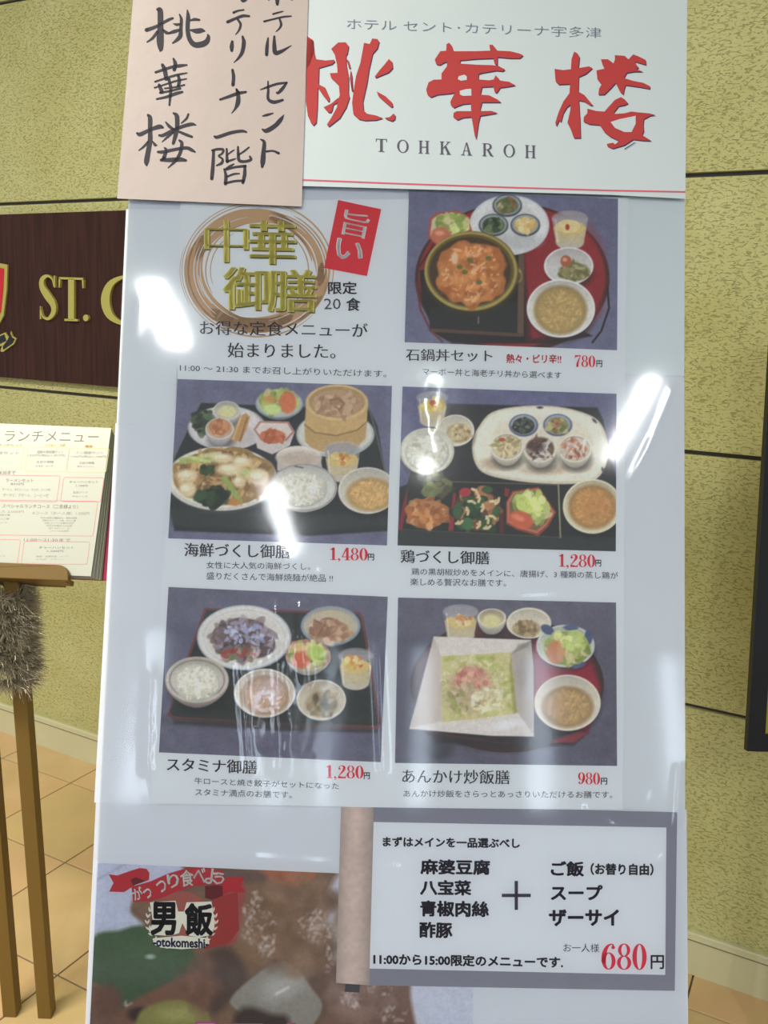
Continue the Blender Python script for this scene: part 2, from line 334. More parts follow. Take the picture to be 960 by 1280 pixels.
# ------------------------------------------------------------------ printing a photograph: coloured vertices on a fine flat grid
rng = np.random.default_rng(3)
def vnoise(X, Y, s, seed=0):
    r = np.random.default_rng(seed).random((64, 64)); x, y = X/s, Y/s; xi, yi = np.floor(x).astype(int), np.floor(y).astype(int)
    fx, fy = x-xi, y-yi; fx = fx*fx*(3-2*fx); fy = fy*fy*(3-2*fy); g = lambda a, b: r[a % 64, b % 64]
    return (g(xi,yi)*(1-fx)+g(xi+1,yi)*fx)*(1-fy)+(g(xi,yi+1)*(1-fx)+g(xi+1,yi+1)*fx)*fy
class Print:
    def __init__(s, crop, quad, res=1.0):
        s.crop = crop; q = np.array(quad, float); s.sc = crop[2]
        wpx = np.linalg.norm(q[1]-q[0])/s.sc; hpx = np.linalg.norm(q[3]-q[0])/s.sc
        s.nx, s.ny = int(wpx*res)+1, int(hpx*res)+1
        U, V = np.meshgrid(np.linspace(0, 1, s.nx), np.linspace(0, 1, s.ny))
        g = lambda i: (q[0][i]*(1-U)+q[1][i]*U)*(1-V)+(q[3][i]*(1-U)+q[2][i]*U)*V
        s.X, s.Y = g(0), g(1); s.im = np.zeros(s.X.shape+(3,)); s.k = 1
        s.wx = s.X; s.wy = s.Y
    def wobble(s, amp, sc): s.wx = s.X+(vnoise(s.X, s.Y, sc, 5)-.5)*amp; s.wy = s.Y+(vnoise(s.X, s.Y, sc, 9)-.5)*amp; return s
    def still(s): s.wx, s.wy = s.X, s.Y; return s
    def put(s, m, col, a=1):
        c = np.array(col, float)
        m = (m*a)[..., None]; s.im = s.im*(1-m)+c*m
    def mell(s, cx, cy, rx, ry, rot=0, soft=5):
        c, sn = math.cos(rot), math.sin(rot); dx, dy = s.wx-cx, s.wy-cy
        u, v = (dx*c+dy*sn)/rx, (-dx*sn+dy*c)/ry
        return np.clip((1-np.sqrt(u*u+v*v))*min(rx, ry)/soft+.5, 0, 1)
    def ell(s, cx, cy, rx, ry, col, rot=0, soft=5, a=1): s.put(s.mell(cx, cy, rx, ry, rot, soft), col, a)
    def mpoly(s, pts, soft=5):
        n = len(pts); dm = np.full(s.X.shape, 1e9); ins = np.zeros(s.X.shape, bool); x, y = s.wx, s.wy
        for i in range(n):
            (x0, y0), (x1, y1) = pts[i], pts[(i+1) % n]; ex, ey = x1-x0, y1-y0
            t = np.clip(((x-x0)*ex+(y-y0)*ey)/(ex*ex+ey*ey+1e-9), 0, 1); dm = np.minimum(dm, (x-x0-t*ex)**2+(y-y0-t*ey)**2)
            if y0 != y1: ins ^= ((y0 > y) != (y1 > y)) & (x < (x1-x0)*(y-y0)/(y1-y0)+x0)
        dd = np.sqrt(dm)*np.where(ins, 1, -1); return np.clip(dd/soft+.5, 0, 1)
    def spoly(s, pts, col, soft=5, a=1):
        n = len(pts); q = [np.array(t, float) for t in pts]; o = []
        for i in range(n):
            A_, B_, C_, D_ = q[i-1], q[i], q[(i+1)%n], q[(i+2)%n]
            for t in (0, .25, .5, .75): o.append(tuple(.5*((2*B_)+(C_-A_)*t+(2*A_-5*B_+4*C_-D_)*t*t+(3*B_-A_-3*C_+D_)*t**3)))
        s.put(s.mpoly(o, soft), col, a)
    def poly(s, pts, col, soft=5, a=1): s.put(s.mpoly(pts, soft), col, a)
    def line(s, pts, w_, col, a=1, soft=4):
        dm = np.full(s.X.shape, 1e9)
        for (x0, y0), (x1, y1) in zip(pts, pts[1:]):
            ex, ey = x1-x0, y1-y0; t = np.clip(((s.wx-x0)*ex+(s.wy-y0)*ey)/(ex*ex+ey*ey+1e-9), 0, 1)
            dm = np.minimum(dm, (s.wx-x0-t*ex)**2+(s.wy-y0-t*ey)**2)
        s.put(np.clip((w_/2-np.sqrt(dm))/soft+.5, 0, 1), col, a)
    def hull(s, cx, cy, rx, ry, n, size, cols, seed=1, el=2.0, a=.8, rot=0, soft=4):
        """n little dabs scattered in an ellipse"""
        r = np.random.default_rng(seed)
        for i in range(n):
            t, q = r.random()*6.283, math.sqrt(r.random())*.92; x, y = math.cos(t)*q*rx, math.sin(t)*q*ry
            x, y = cx+x*math.cos(rot)-y*math.sin(rot), cy+x*math.sin(rot)+y*math.cos(rot)
            sz = size[0]+(size[1]-size[0])*r.random(); col = np.array(cols[r.integers(len(cols))], float)*(0.92+.16*r.random())
            R_ = sz*el+8; ix = (np.abs(s.X-x) < R_) & (np.abs(s.Y-y) < R_)
            if not ix.any(): continue
            ro = r.random()*3.14; c, sn = math.cos(ro), math.sin(ro); dx, dy = s.X[ix]-x, s.Y[ix]-y; e = 1+(el-1)*r.random()
            u, v = (dx*c+dy*sn)/(sz*e), (-dx*sn+dy*c)/sz
            m = (np.clip((1-np.sqrt(u*u+v*v))*sz/soft+.4, 0, 1)*a)[:, None]; s.im[ix] = s.im[ix]*(1-m)+col*m
    def tone(s, m, k): s.im *= (1+(k-1)*m)[..., None]
    def grain(s, amp, sc, seed=3): s.im *= (1+amp*(vnoise(s.X, s.Y, sc, seed)-.5))[..., None]
    def bowl(s, cx, cy, rx, ry, depth, out, rim, inn, lip=.07, shade=.75):
        s.ell(cx+6, cy+depth+10, rx*.95, ry*.9, (35,35,38), soft=22, a=.5)
        n = 7
        for i in range(n, 0, -1):
            t = i/n; s.ell(cx, cy+depth*t, rx*(1-.30*t*t), ry*(1-.22*t), np.array(out)*(1-(1-shade)*t))
        s.ell(cx, cy, rx, ry, rim); s.ell(cx, cy, rx*(1-lip), ry*(1-lip), inn)
        s.put(s.mell(cx, cy, rx*(1-lip), ry*(1-lip))*np.clip((cy-s.Y)/(ry*1.2), 0, 1), np.array(inn)*.72, .6)
    def finish(s, name, parent, z, **k):
        ox, oy, sc = s.crop; A, B = BD.grid(ox+s.X/sc, oy+s.Y/sc); n = s.nx*s.ny
        co = np.stack([A, B, np.full(A.shape, z)], -1).reshape(-1).astype('f4')
        me = bpy.data.meshes.new(name); me.vertices.add(n); me.vertices.foreach_set('co', co)
        i = np.arange((s.nx-1)*(s.ny-1)); c, r = i % (s.nx-1), i//(s.nx-1); a = r*s.nx+c
        q = np.stack([a+s.nx, a+s.nx+1, a+1, a], -1).astype('i4').reshape(-1)
        me.loops.add(len(q)); me.loops.foreach_set('vertex_index', q); me.polygons.add(len(i)); me.polygons.foreach_set('loop_start', (np.arange(len(i))*4).astype('i4'))
        me.update(calc_edges=True)
        s.grain(.07, 4.5, 21); s.grain(.05, 13, 22); g_ = s.im.mean(-1, keepdims=True); s.im = (g_+(s.im-g_)*.84)*.99+8; v = np.clip(s.im, 0, 255)/255; L = np.where(v <= .04045, v/12.92, ((v+.055)/1.055)**2.4)*INK_K
        at = me.color_attributes.new('ink', 'FLOAT_COLOR', 'POINT'); at.data.foreach_set('color', np.concatenate([np.clip(L, 0, .93), np.ones(L.shape[:2]+(1,))], -1).reshape(-1).astype('f4'))
        me.materials.append(mat('photo_print', (1,1,1), .45, spec=.3, attr='ink'))
        return link(bpy.data.objects.new(name, me), parent, **k)
# ------------------------------------------------------------------ board
CR = (0, 0, 1)
white = mat('board_white', ink((194, 198, 206)), .55)
def lx(p, q, b): return p[0]+(q[0]-p[0])*(b-p[1])/(q[1]-p[1])
L0, L1, R0, R1 = P(170, 60), P(113, 1180), P(853, 0), P(857.5, 1280)
TOPB = P(500, -90)[1]
bl, tl = lx(L0, L1, BASEB+.05), lx(L0, L1, TOPB); br, tr = lx(R0, R1, BASEB+.05), lx(R0, R1, TOPB)
board = empty('poster_stand', mtx=BD.M, label='tall white poster stand leaning back, covered with menu sheets', cat='sign')
bm = bmesh.new(); prism(bm, [(bl, BASEB+.05), (br, BASEB+.05), (tr, TOPB), (tl, TOPB)], -.016, 0)
bm_obj('panel', bm, white, board, bevel=.0015)
def leg(bx):
    b0 = BASEB+.05; bm = bmesh.new(); t = BO+BH*bx+BU*(TOPB-.35)-BD.n*.02; e = Vector((t.x, t.y+.30, .0))
    inv = BD.M.inverted(); a, b = inv @ t, inv @ e; dd = (b-a).normalized(); sx_ = Vector((1,0,0)); sy_ = dd.cross(sx_)
    vs = [[bm.verts.new(p+sx_*i*.012+sy_*j*.012) for i, j in ((-1,-1),(1,-1),(1,1),(-1,1))] for p in (a, b)]
    for i in range(4): bm.faces.new((vs[0][i], vs[0][(i+1)%4], vs[1][(i+1)%4], vs[1][i]))
    bm.faces.new(vs[0]); bm.faces.new(list(reversed(vs[1])))
    bm_obj('leg', bm, mat('stand_metal', (.5,.5,.52), .35, .8), board)
leg(tl+.08); leg(tr-.08)
for bx in (bl+.05, br-.05):
    bm = bmesh.new(); box(bm, bx-.02, bx+.02, BASEB-.004, BASEB+.052, -.03, .006)
    bm_obj('foot', bm, mat('rubber_black', (.02,.02,.02), .6), board, bevel=.004)

def sheet(name, pts, rgb, z, label, group=None, rough=.5):
    q = [P(x, y) for x, y in pts]; bm = bmesh.new(); prism(bm, q, z-.0003, z)
    m = mat('paper_%d_%d_%d' % rgb, ink(rgb), rough, spec=.35, bump=(7, .6, .006) if 'pink' in name else (9, .3, .004))
    o = bm_obj(name, bm, m); o.matrix_world = BD.M; o['label'] = label; o['category'] = 'sheet'
    if group: o['group'] = group
    return o
back1 = sheet('backing_sheet', [(158,262),(232,262),(218,533),(146,530)], (203,208,211), .0009, 'blank white backing sheet under the pink notice, left edge of the poster stand', 'blank backing sheets')
back2 = sheet('backing_sheet', [(144.5,529),(222,531),(195,1005),(118,1003)], (204,207,212), .0006, 'long blank white backing sheet left of the meal photographs, ending above the pork picture', 'blank backing sheets')
back3 = sheet('backing_sheet', [(777,244),(856,247),(855,470),(770,467)], (201,208,210), .0006, 'blank white backing sheet at the right edge beside the stone pot photograph', 'blank backing sheets')
back4 = sheet('backing_sheet', [(776,470),(855,472),(856,1016),(771,1010)], (199,203,207), .0009, 'long blank backing sheet at the right edge beside the lower meal photographs', 'blank backing sheets')
menu = sheet('menu_sheet', [(226,252),(785,248),(781,430),(778,1012),(494,1009),(188,1004),(200,760),(222,480)], (206,210,213), .0022, 'white set meal menu sheet with five food photographs and red prices')

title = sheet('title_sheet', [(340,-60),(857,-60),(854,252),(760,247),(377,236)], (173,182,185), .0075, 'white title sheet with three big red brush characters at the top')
pink = sheet('pink_notice', [(174,-60),(388,-60),(378,262),(149,252)], (157,146,142), .0085, 'pale pink paper notice hand lettered in black brush, upper left corner')
low = sheet('lunch_poster', [(120,1003),(428,1009),(858,1012),(861,1420),(100,1420)], (198,201,207), .0004, 'lower lunch poster with pork picture and grey scroll box, priced 680')
flat('white_border', [[(120,1074),(125,1078),(116,1420),(108,1420)]], inkm((205,210,222)), low, .0006)

# ---- red calligraphy on the title sheet
red, shade = (156,54,54), (64,45,74)
def calli(polys, crop):
    global CR
    CR = crop
    s = .9*crop[2]/7
    o = flat('brush_character', [[(x+7*s, y+10*s) for x, y in q] for q in polys], inkm(shade), title, 0.0077)
    flat('brush_character', polys, inkm(red), title, 0.0079)
    bpy.data.objects.remove(o) if False else None
    o.name = 'character_shadow'
calli([[(60,30),(125,75),(135,190),(150,250),(240,262),(318,255),(325,270),(300,295),(180,330),(175,480),(235,510),(275,600),(275,635),(262,638),(215,580),(170,510),(165,700),(155,830),(130,858),(110,840),(78,770),(60,640)],
       [(60,60),(125,75),(130,200),(95,300),(60,350)],
       [(292,155),(355,97),(425,95),(452,130),(440,200),(428,215),(430,300),(452,420),(450,560),(460,600),(430,690),(370,790),(270,868),(252,850),(290,790),(345,690),(350,640),(370,580),(362,490),(290,420),(280,378),(350,375),(345,300),(325,210)],
       [(222,690),(290,658),(345,612),(360,600),(345,650),(312,665),(300,720),(285,740),(262,735)],
       [(592,100),(645,110),(668,60),(715,65),(732,90),(715,150),(672,200),(640,340),(620,470),(600,560),(582,640),(590,720),(620,750),(700,765),(765,790),(700,808),(600,812),(545,800),(495,755),(483,650),(500,520),(520,400),(560,280),(580,170)],
       [(820,248),(850,275),(856,330),(820,370),(760,395),(700,420),(690,410),(735,350),(775,305)],
       [(708,545),(790,590),(852,650),(856,685),(840,690),(780,640),(725,590)],
       [(782,788),(830,780),(862,748),(880,765),(875,800),(850,818),(810,805)],
       [(470,350),(482,400),(490,540),(480,545),(462,420)], [(432,250),(450,262),(470,330),(455,335)], [(470,440),(478,440),(492,540),(478,520)]], (375, 45, 7.385))
calli([[(158,200),(205,130),(255,125),(258,70),(280,58),(300,80),(318,130),(500,130),(630,125),(622,75),(650,75),(690,125),(800,130),(880,150),(910,165),(880,190),(800,190),(692,180),(690,245),(668,240),(655,190),(520,195),(375,208),(370,235),(520,245),(640,248),(700,255),(755,285),(735,300),(680,295),(560,315),(530,325),(528,370),(620,378),(660,370),(675,335),(700,360),(715,380),(790,390),(845,420),(780,432),(715,440),(685,485),(668,480),(655,430),(560,435),(545,500),(620,505),(690,540),(722,565),(670,565),(560,565),(545,620),(545,640),(640,638),(690,655),(640,665),(545,680),(530,740),(510,880),(498,850),(478,730),(470,690),(400,695),(350,715),(315,690),(318,655),(345,640),(468,640),(465,575),(400,580),(345,600),(320,612),(295,590),(290,560),(330,480),(290,490),(180,500),(125,522),(95,500),(85,455),(105,395),(150,372),(215,370),(215,320),(260,260),(265,220),(240,225),(200,248),(170,240)]], (520, 50, 6.857))
# paper showing through the counters of the middle character
CR = (520, 50, 6.857)
flat('counter_space', [[(360,345),(410,330),(430,345),(430,375),(380,382),(355,370)], [(370,468),(420,455),(468,450),(470,508),(400,512),(372,500)]], MATS['paper_173_182_185'], title, 0.0081)
calli([[(45,212),(120,222),(185,215),(190,130),(212,65),(240,80),(258,110),(248,205),(340,190),(368,205),(310,255),(252,280),(248,405),(300,435),(375,525),(350,522),(300,490),(252,480),(262,640),(268,800),(210,800),(185,730),(155,670),(180,560),(182,515),(150,540),(120,590),(100,665),(85,650),(60,700),(52,670),(80,580),(120,490),(172,420),(178,340),(80,345),(55,320)],
       [(440,130),(500,130),(548,165),(560,130),(558,95),(640,100),(675,130),(715,88),(760,105),(820,135),(825,178),(780,165),(730,150),(740,175),(762,200),(740,215),(800,235),(720,235),(660,245),(635,290),(720,315),(800,330),(858,360),(855,382),(760,365),(650,350),(640,380),(630,430),(605,410),(565,330),(530,370),(470,430),(418,432),(425,380),(445,345),(410,300),(402,225),(470,210),(455,180)],
       [(325,550),(400,570),(470,575),(510,530),(560,475),(610,452),(640,470),(672,505),(640,520),(590,530),(552,580),(560,595),(640,590),(700,575),(760,582),(850,590),(905,605),(860,610),(805,640),(800,690),(805,740),(790,775),(870,825),(800,822),(715,812),(640,860),(540,890),(495,870),(490,850),(545,840),(560,855),(595,825),(520,790),(470,750),(430,690),(340,682),(292,660),(295,620),(325,590)]], (685, 60, 6.857))
CR = (685, 60, 6.857)
flat('counter_space', [[(522,665),(600,640),(700,620),(735,612),(735,680),(700,750),(640,750),(560,715)]], MATS['paper_173_182_185'], title, 0.0081)
flat('counter_space', [[(638,893),(730,835),(733,841),(642,900)]], inkm(shade), title, 0.0082)
CR = (430, 20, 2.909)
T('title_text', 'ホテル セント･カテリーナ宇多津', 12, 24, 930, 62, (92,96,112), title, 0.0079, 'thin', .036)
CR = (0, 0, 1)
for i, c in enumerate('TOHKAROH'):
    x = 469.5+i*26.4; w_ = 14.5 if c != 'O' else 15
    serif('title_text', c, x, 177.5+i*1.12, x+w_, 193.5+i*1.12, (80,76,88), title, 0.0079, sl=.04)
flat('red_line', [[(378,227.6),(500,232.4),(640,237.2),(760,240.8),(854,242.6),(854,244.4),(760,242.6),(640,239),(500,234.2),(378,229.4)]], inkm((188,80,95)), title, 0.0079)

# ---- black brush lettering on the pink notice
def brush(name, crop, lst):
    global CR
    CR = crop; return flat(name, strokes_quads(lst, 5), inkm((38,36,46)), pink, 0.0087)
brush('brush_character', (165,0,8), [[(275,140,30),(300,155,55),(303,300,58),(300,440,72),(305,530,50),(300,552,20)], [(165,345,40),(240,320,34),(300,290,30),(380,245,30),(425,228,22)], [(170,465,14),(225,425,28),(275,360,30)], [(330,345,20),(360,370,34),(390,378,20)],
   [(492,190,14),(510,240,30),(505,330,34),(500,400,44),(470,440,36),(425,475,16)], [(432,282,10),(465,292,28),(500,285,20)], [(395,375,24),(440,360,36),(490,345,26)],
   [(570,150,14),(578,220,42),(572,330,42),(590,430,46),(640,490,54),(720,485,60),(765,455,52),(778,410,34),(770,390,14)], [(600,250,16),(640,240,30),(688,245,22)], [(600,345,16),(660,355,50),(710,350,46),(740,355,16)]])
brush('brush_character', (165,0,8), [[(255,765,24),(330,740,28),(420,712,30),(500,700,34),(565,692,16)], [(322,690,30),(345,740,44),(360,830,40)], [(432,630,20),(450,680,40),(440,740,36)], [(250,858,20),(350,825,22),(470,790,24),(565,772,14)], [(245,918,18),(350,885,18),(460,850,20),(560,830,14)], [(290,890,30),(310,940,40),(320,965,30)], [(385,830,30),(405,920,32),(400,1000,28),(392,1090,20)], [(480,800,26),(490,850,36),(480,900,30)], [(345,925,16),(460,910,20),(540,890,18)], [(300,968,24),(400,950,22),(500,925,22)], [(268,1030,20),(360,1010,28),(460,975,34),(520,960,22)]])
brush('brush_character', (165,110,8), [[(180,310,26),(200,340,44),(200,450,44),(200,560,48),(180,680,50),(165,770,52),(165,805,24)], [(72,490,24),(105,500,42),(200,455,34),(290,425,46),(325,432,26)], [(90,660,12),(140,620,24),(180,575,24)], [(225,570,14),(250,605,30),(265,608,14)],
   [(432,290,20),(465,320,44),(468,430,44),(450,520,42),(430,590,30)], [(355,378,14),(390,420,32),(430,450,26)], [(580,300,20),(560,345,24),(510,390,12)], [(290,510,22),(330,510,34),(430,460,36),(530,420,36),(610,400,36),(655,408,12)], [(320,575,10),(370,530,24),(430,480,24)], [(490,475,24),(560,505,30),(615,525,24)],
   [(278,675,24),(330,675,34),(450,650,32),(560,635,34),(610,655,34),(645,675,18)], [(345,635,18),(360,660,30),(335,740,40)], [(310,755,30),(400,755,44),(500,750,44),(555,760,26)], [(490,560,20),(515,590,34),(500,680,34),(455,760,30),(380,832,12)]])
K = (255,0,8)
brush('brush_kana', K, [[(290,30,8),(330,-30,14)], [(380,-60,30),(385,20,30),(402,55,34),(440,20,40),(450,-40,30)]])
brush('brush_kana', K, [[(308,172,24),(350,155,20),(408,145,16)], [(250,265,32),(330,230,28),(400,205,30),(462,208,22)], [(350,240,22),(378,290,26),(360,350,20),(328,390,8)]])
brush('brush_kana', K, [[(295,460,26),(290,510,42),(290,550,28)], [(398,410,22),(410,470,40),(395,560,38),(360,620,26),(312,668,8)]])
brush('brush_kana', K, [[(298,742,26),(308,810,34),(302,890,34)]])
brush('brush_kana', (255,120,8), [[(175,75,22),(250,50,30),(350,15,34),(430,0,22)], [(340,-20,26),(355,40,38),(350,110,46),(325,165,24),(290,210,8)], [(335,-30,16),(360,5,24)]])
brush('brush_kana', (255,120,8), [[(120,442,22),(150,448,34),(280,405,34),(390,388,30),(435,398,18)]])
brush('brush_character', (255,120,8), [[(95,580,20),(150,568,26),(205,572,26),(195,610,22),(160,635,18),(198,665,22),(190,705,30),(140,730,16)], [(110,580,28),(105,700,34),(98,800,38),(92,860,34)], [(240,565,20),(242,630,26),(245,690,34)], [(245,625,14),(290,590,16),(315,575,10)], [(245,690,24),(300,672,20),(330,660,10)], [(352,545,20),(355,620,30),(365,680,32),(420,690,28),(480,672,28),(470,640,20)], [(355,625,16),(410,590,20),(460,550,16)], [(310,715,14),(270,740,28),(225,765,12)], [(215,765,18),(232,830,32),(228,910,36)], [(235,770,22),(330,745,24),(425,735,28)], [(420,735,26),(418,820,36),(400,900,30)], [(245,840,18),(310,815,22),(365,810,14)], [(230,905,24),(320,885,24),(410,880,24)]])
brush('brush_kana', K, [[(655,50,10),(690,10,24),(700,-20,20)], [(745,-30,40),(742,40,44),(742,90,28)], [(830,-10,20),(860,25,24),(888,48,12)]])
brush('brush_kana', K, [[(700,187,18),(750,172,18),(798,160,12)], [(612,260,22),(700,238,18),(800,215,20),(880,208,14)], [(765,235,18),(780,290,26),(762,330,18),(728,362,8)]])
brush('brush_kana', K, [[(650,425,16),(640,510,34),(636,590,32)], [(712,408,20),(712,490,38),(722,570,44),(775,560,36),(830,530,22),(880,500,8)]])
brush('brush_kana', K, [[(575,937,10),(650,910,24),(740,880,24),(835,868,22)], [(650,855,14),(652,940,24),(652,1030,30),(700,1060,36),(745,1055,32),(795,1040,24)], [(835,870,18),(790,930,34),(750,970,26),(735,965,16)]])
brush('brush_kana', (255,120,8), [[(598,238,14),(640,228,26),(698,212,14)], [(592,370,14),(635,385,44),(720,335,44),(775,275,40),(808,225,6)]])
brush('brush_kana', (255,120,8), [[(578,470,14),(612,500,34),(605,600,44),(598,690,50),(592,745,24)], [(635,590,22),(700,585,20),(755,608,26)]])

# ---- emblem with the brushed ring and gold characters
tan = (182,150,116)
CR = (220, 235, 5.053)
R_ = random.Random(4); arcs = []
def arc(rx, ry, a0, a1, w0, cx=520, cy=525, ph=0):
    n = 26; o = []
    for i in range(n+1):
        t = i/n; a = math.radians(a0+(a1-a0)*t); ww = w0*(math.sin(math.pi*min(1, max(0, t)))**.35 if t not in (0, 1) else .1)
        o.append((cx+rx*math.cos(a), cy+ry*math.sin(a), max(ww, 1.2)))
    arcs.append(o)
arc(390,345, 95, 220, 118, 505, 520); arc(388,340, 190, 305, 96, 520, 520); arc(392,345,-80,15,82,525,535); arc(405,340,-8,118,104,520,525); arc(400,352,55,135,90,510,520)
for rx, ry, a0, a1, w_ in ((480,432,110,330,5),(462,415,60,300,7),(440,395,95,260,9),(448,398,-60,60,13),(475,425,-70,20,8),(435,388,20,130,12),(460,420,40,120,5),(330,300,150,260,9),(318,290,-70,60,8),(300,270,160,240,6),(335,312,60,140,6),(345,318,-60,-10,14),(492,440,150,200,4),(425,372,-80,-20,20)): arc(rx, ry, a0, a1, w_)
ringo = flat('brushed_ring', strokes_quads(arcs, 2), inkm(tan), menu, 0.0024)
arcs = []
for rx, ry, a0, a1, w_ in ((405,362,130,205,6),(385,345,150,225,5),(420,372,-65,5,9),(372,322,-50,10,8),(400,352,-80,-40,5),(365,325,110,190,5),(425,375,30,75,6),(395,340,210,260,4),(375,328,140,175,7),(372,322,35,80,4)): arc(rx, ry, a0, a1, w_)
for arc_ in arcs: flat('ring_streak', strokes_quads([arc_], 2), MATS['paper_206_210_213'], menu, 0.0025)
for s, x0, y0, x1, y1 in (('中',190,205,450,472), ('華',470,212,752,483), ('御',305,503,585,772), ('膳',585,517,882,785)):
    T('gold_shadow', s, x0+6, y0+7, x1+6, y1+7, (112,104,72), menu, 0.0027, 'ming2', .02)
    T('gold_character', s, x0, y0, x1, y1, (206,196,104), menu, 0.0029, 'ming2', .02)
CR = (390, 240, 8)
flat('red_label', [[(263,90),(692,182),(550,848),(122,768)]], inkm((200,55,66)), menu, 0.0027)
text_uv('label_text', '旨', (338,185), (250,52), (-48,245), (225,232,225), menu, 0.0029, 'mincho')
text_uv('label_text', 'い', (262,470), (265,60), (-38,185), (225,232,225), menu, 0.0029, 'bold')
tk = (72,70,80)
T('heading_text', '限定', 165, 905, 447, 1028, tk, menu, 0.0026, 'bold', .0)
T('heading_text', '20', 122, 1072, 288, 1180, tk, menu, 0.0026, 'reg', .0)
T('heading_text', '食', 345, 1066, 482, 1194, tk, menu, 0.0026, 'bold', .0)
CR = (140, 230, 2.667)
T('heading_text', 'お得な定食メニューが', 295, 457, 852, 504, tk, menu, 0.0026, 'mincho', .018)
T('heading_text', '始まりました。', 388, 531, 745, 580, tk, menu, 0.0026, 'mincho', .012)
T('caption_text', '11:00 ～ 21:30 までお召し上がりいただけます。', 228, 602, 915, 626, tk, menu, 0.0026, 'reg', .03)

def dish(crop, nm, box_, price, pb, cap, yen, slp=.02):
    global CR
    CR = crop
    T('dish_name', nm, *box_, (66,64,72), menu, 0.0026, 'mincho', slp)
    serif('price_text', price, *pb, (205,48,64), menu, 0.0026, sl=.02)
    T('price_unit', '円', *yen, (60,58,66), menu, 0.0026, 'bold', 0)
    for s, b, sl in cap: T('caption_text', s, *b, (64,62,72), menu, 0.0026, 'reg', sl)
C1, C2, C3, C4, C5 = (490,230,3.2), (200,470,3.2), (490,475,3.2), (190,725,3.2), (485,740,3.2)
dish(C1, '石鍋丼セット', (56,661,400,709), '780', (727,687,812,734), [('マーボー丼と海老チリ丼から選べます', (122,738,676,766), .028)], (816,708,838,734), .014)
T('price_text', '熱々・ピリ辛!!', 457, 682, 675, 718, (200,58,66), menu, 0.0026, 'bold', .01)
dish(C2, '海鮮づくし御膳', (100,668,520,722), '1,480', (680,686,832,736), [('女性に大人気の海鮮づくし。', (188,742,602,770), .015), ('盛りだくさんで海鮮焼麺が絶品 !!', (188,784,692,814), .02)], (832,712,856,738))
dish(C3, '鶏づくし御膳', (35,679,388,731), '1,280', (665,696,812,747), [('鶏の黒胡椒炒めをメインに、唐揚げ、3 種類の蒸し鶏が', (78,752,902,780), .02), ('楽しめる贅沢なお膳です。', (73,793,455,822), .012)], (812,720,834,746))
dish(C4, 'スタミナ御膳', (62,708,420,762), '1,280', (697,738,848,790), [('牛ロースと焼き餃子がセットになった', (172,788,748,814), .038), ('スタミナ満点のお膳です。', (175,832,560,860), .03)], (848,768,871,794), .034)
dish(C5, 'あんかけ炒飯膳', (57,706,485,762), '980', (757,719,847,767), [('あんかけ炒飯をさらっとあっさりいただけるお膳です。', (62,790,895,818), .006)], (850,742,874,768), .012)
# ------------------------------------------------------------------ the five meal photographs
def glass(p, cx, cy, rx, h, top=(150,145,150)):
    p.ell(cx, cy+h, rx*.78, rx*.42, (188,178,160)); p.poly([(cx-rx,cy),(cx+rx,cy),(cx+rx*.78,cy+h),(cx-rx*.78,cy+h)], top, a=.75)
    p.poly([(cx-rx*.92,cy+h*.38),(cx+rx*.92,cy+h*.38),(cx+rx*.76,cy+h),(cx-rx*.76,cy+h)], (196,180,140), a=.9)
    p.ell(cx, cy+h*.40, rx*.85, rx*.42, (205,180,110)); p.ell(cx+rx*.15, cy+h*.36, rx*.25, rx*.15, (200,90,50))
    p.ell(cx, cy, rx, rx*.42, (178,176,178), a=.55); p.ell(cx, cy+2, rx*.9, rx*.34, (150,146,152), a=.7)
    p.line([(cx-rx*.8, cy+8), (cx-rx*.68, cy+h)], 5, (225,225,225), .5)
def soup(p, cx, cy, rx, ry, col, sd, a=.5):
    p.ell(cx, cy, rx, ry, np.array(col)*.86, soft=14); p.ell(cx, cy+4, rx*.85, ry*.85, col, soft=30)
    p.hull(cx, cy, rx*.85, ry*.85, 300, (2.5, 5.5), [np.array(col)*1.09, np.array(col)*.92, np.array(col)*1.15], sd, 3, a)
def salad(p, cx, cy, rx, ry, sd, rot=0):
    p.ell(cx, cy, rx, ry, (140,150,80), rot); p.hull(cx, cy, rx*.95, ry*.95, 70, (7, 16), [(175,190,100),(200,205,130),(150,170,75),(120,140,60),(205,190,140)], sd, 2.4, .75, rot)
def rice(p, cx, cy, rx, ry, sd):
    p.ell(cx, cy, rx, ry, (176,174,160)); p.ell(cx-4, cy-8, rx*.85, ry*.8, (214,208,192), soft=30)
    p.hull(cx, cy, rx*.97, ry*.97, 260, (3, 6), [(222,216,202),(204,198,182),(232,228,216),(190,184,166)], sd, 2.5, .7)

CR = C1
p = Print(C1, [(68,32),(902,62),(898,667),(50,635)], 1.15)
p.im[:] = (106,106,136); p.grain(.10, 40); p.grain(.05, 7, 8)
p.ell(480,380,388,300,(70,42,38)); p.ell(478,372,372,284,(150,40,44)); p.ell(470,380,350,262,(140,28,38), soft=30)
p.poly([(110,350),(120,480),(170,600),(240,640),(640,640),(800,610),(760,590),(560,620),(530,280),(440,280)], (40,34,36), soft=8)
p.ell(690,330,150,190,(158,44,50), soft=70, a=.7); p.poly([(530,290),(700,240),(850,380),(830,520),(760,600),(600,625),(545,620)], (150,36,44), soft=40, a=.8)
p.line([(100,400),(112,500),(155,590),(200,632)], 9, (120,40,40), .8); p.line([(112,330),(170,240)], 6, (60,36,34)); p.line([(860,420),(866,500),(835,590),(800,636)], 8, (50,34,34))
p.poly([(150,500),(525,470),(525,615),(150,590)], (44,44,46)); p.poly([(505,285),(528,285),(525,612),(500,605)], (104,78,62)); p.poly([(150,580),(520,600),(520,614),(150,594)], (92,66,54)); p.line([(345,535),(345,560)], 6, (150,150,150), .6)
